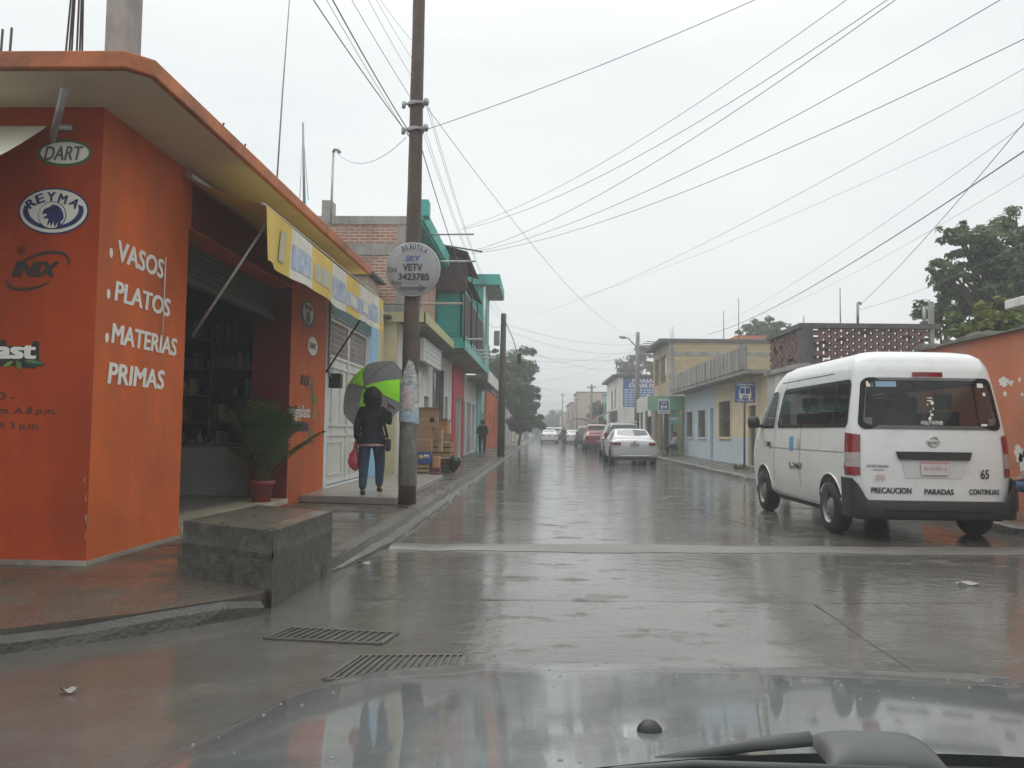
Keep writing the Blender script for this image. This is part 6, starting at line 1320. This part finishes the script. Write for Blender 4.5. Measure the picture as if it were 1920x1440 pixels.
def crate(label,x,y,z,w,d,h,m=None,rot=0):
    m=m or m_cwood; t=thing('wooden_crate',label,'crate',(0,0,0),'wooden crates on the left pavement'); b=MB()
    for k in range(3):
        z0=k*h/3+.01; z1=z0+h/3-.035
        for y_ in (-d/2,d/2-.012): b.box(-w/2,w/2,y_,y_+.012,z0,z1)
        for x_ in (-w/2,w/2-.012): b.box(x_,x_+.012,-d/2+.013,d/2-.013,z0,z1)
    b.build('slats',m,t); b=MB()
    for x_ in (-w/2+.014,w/2-.04):
        for y_ in (-d/2+.014,d/2-.04): b.box(x_,x_+.026,y_,y_+.026,0,h)
    b.build('corner_posts',m,t); MB().box(-w/2+.02,w/2-.02,-d/2+.02,d/2-.02,.01,h*.8).build('contents',m_dark,t); t.location=(x,y,z); t.rotation_euler.z=R(rot); return t
S0=.126
crate('slatted wooden crate at the bottom of the front stack beside the pole',-2.98,20.6,S0,.46,.36,.32)
bx=carton('blue printed carton resting on the front wooden crate',-2.96,20.6,S0+.32,.48,.38,.3,m_bbox); b=MB(); b.lathe([(0,0),(.06,0),(0,.004)],(.0,-.193,.16),14,(0,-1,0)); b.build('printed_mark',m_cy,bx); MB().box(-.2,-.1,-.1935,-.1915,.05,.1).build('printed_mark',m_letter,bx); MB().box(.08,.2,-.1935,-.1915,.18,.23).build('printed_mark',m_letter,bx)
carton('tall plain brown carton on top of the blue printed one',-2.95,20.65,S0+.62,.46,.4,.58,m_card); carton('torn brown carton with a dark hole topmost of the front stack',-2.82,20.7,S0+1.2,.5,.4,.46,m_card,1,4,True)
carton('small orange carton on the pavement right of the wooden crate',-2.6,20.7,S0+.22,.16,.3,.28,m_orbox); carton('maroon carton under the small orange one',-2.62,20.7,S0,.24,.34,.22,m_maroon2,0)
crate('dark wooden crate at the bottom of the second stack behind',-2.75,22.6,S0,.6,.4,.4,m_wood,5); crate('open wooden crate with red goods in the second stack',-2.72,22.6,S0+.4,.62,.42,.45,m_cwood,-4); carton('flat brown carton laid over the second stack',-2.75,22.6,S0+.85,.6,.42,.22,m_card,0,6); carton('pale carton leaning topmost of the second stack',-2.72,22.6,S0+1.07,.4,.36,.34,m_orbox,1,-5); carton('upright pale carton strip between the two stacks',-2.6,21.4,S0+.6,.1,.3,.55,m_cardp); carton('brown carton standing behind the front stack',-3.2,21.8,S0,.5,.5,1.1,m_card)
gb=thing('refuse_bag','black refuse bag slumped beside the crates','bag',(-2.36,22.5,S0)); r_=random.Random(2)
MB().grid(lambda u,v: V((-2.36+cos(2*pi*u)*(.18+.02*sin(u*31))*sin(pi*v)**.7,22.5+sin(2*pi*u)*.18*sin(pi*v)**.7,S0+.5*v**.9+.02*sin(u*25)*sin(pi*v))),24,12).build('bag',mat('black_plastic',(.012,.014,.013),.3,.2,9,.3,25),gb)
# ------------------------------------------------------------------ the viewer's own car: bonnet, cowl, wiper
m_wip=mat('wet_wiper_plastic',(.07,.073,.074),.55,.2,9,.05,coat=.15,coatr=.3)
hd=thing('car_bonnet','dark rain wet bonnet of the car the photo is taken from','car',(.42,1.4,0))
m_hood=mat('wet_grey_car_paint',(.13,.145,.147),.35,.12,3,.1,45,metal=.1,coat=1,coatr=.045,dirt=(.19,.205,.205),damt=.55,dscale=4)
def zc(y): return .97-.17*(y-.89)-.107*max(0,y-1.5)**2
HW=.88
def hoodf(u,v):
    t=2*u-1; yr=.90-.5*t*t if abs(t)<.6 else .72-.25*(abs(t)-.6)/.4; ye=2.16-.10*t*t; y=yr+(ye-yr)*v
    return V((.42+HW*t*(1-.03*v),y,zc(y)-.028*t*t-.02*abs(t)**10-.05*max(0,v-.93)**2/.0049*.7+.006*math.exp(-((abs(t)-.62)/.05)**2)*v))
ho=MB().grid(hoodf,60,40).build('bonnet_panel',m_hood,hd)
b=MB(); b.grid(lambda u,v: hoodf(u,1)+V((0,.04*sin(pi/2*v),-.32*v)),40,5)
for s in (0,1): b.grid(lambda u,v,s=s: hoodf(s,u)+V(((.012 if s else -.012)*sin(pi*min(1,v*3)/2),0,-.35*v)),30,4)
b.build('front_and_wings',m_hood,hd)
MB().grid(lambda u,v: hoodf(u,0)+V((0,-.34*v,-.012-.02*v)),40,4).build('cowl',m_wip,hd)
dr=MB(); r_=random.Random(31)
for _ in range(320):
    u_,v_=r_.random(),r_.random(); p=hoodf(u_,v_); s_=.0012+.0025*r_.random()**3
    dr.lathe([(s_,-.0005),(s_*.8,s_*.35),(s_*.35,s_*.55),(0,s_*.6)],p,7)
tag(dr.build('raindrops',mat('water_drop',(.1,.11,.11),.05,.05,3,0,spec=.8,rvar=0),hd,rec=False),kind='stuff')
nz_=MB(); p=oY(1218,1378,1.0); q=hoodf((p.x-.42)/HW/2+.5,.1); nz_.lathe([(.016,-.004),(.014,.006),(.008,.012),(0,.014)],V((p.x,p.y,zc(1.0)-.004)),14); nz_.build('washer_nozzle',m_bump,hd)
wa=MB(); a_=oY(1230,1428,.86); c1=oY(1400,1398,.88); c2=oY(1520,1385,.88); wa.tube([a_,c1,c2],[.005,.007,.008],8); wi=wa.build('wiper_arm',m_wip,hd)
cpt=oY(1640,1392,.88); MB().grid(lambda u,v: cpt+V(((2*u-1)*.058,.04*cos(pi*v),.019*sin(pi*v)*(1-(2*u-1)**4)**.5-.012)),24,12).build('wiper_pivot_cover',m_wip,hd)
MB().tube([oY(960,1462,.80),oY(1300,1432,.84),oY(1700,1445,.82)],.004,8).build('wiper_blade',m_wip,hd)
# ------------------------------------------------------------------ wet air
hz=bpy.data.materials.new('haze'); hz.use_nodes=True; n_=hz.node_tree.nodes; n_.remove(n_['Principled BSDF']); vo=n_.new('ShaderNodeVolumePrincipled'); vo.inputs['Color'].default_value=(.93,.95,.96,1); vo.inputs['Density'].default_value=HAZE; vo.inputs['Anisotropy'].default_value=.2
hz.node_tree.links.new(vo.outputs[0],n_['Material Output'].inputs['Volume'])
tag(MB().box(-1550,1550,-350,2550,-3.5,21).build('haze',hz,loc=(0,0,-3.5)),kind='stuff')
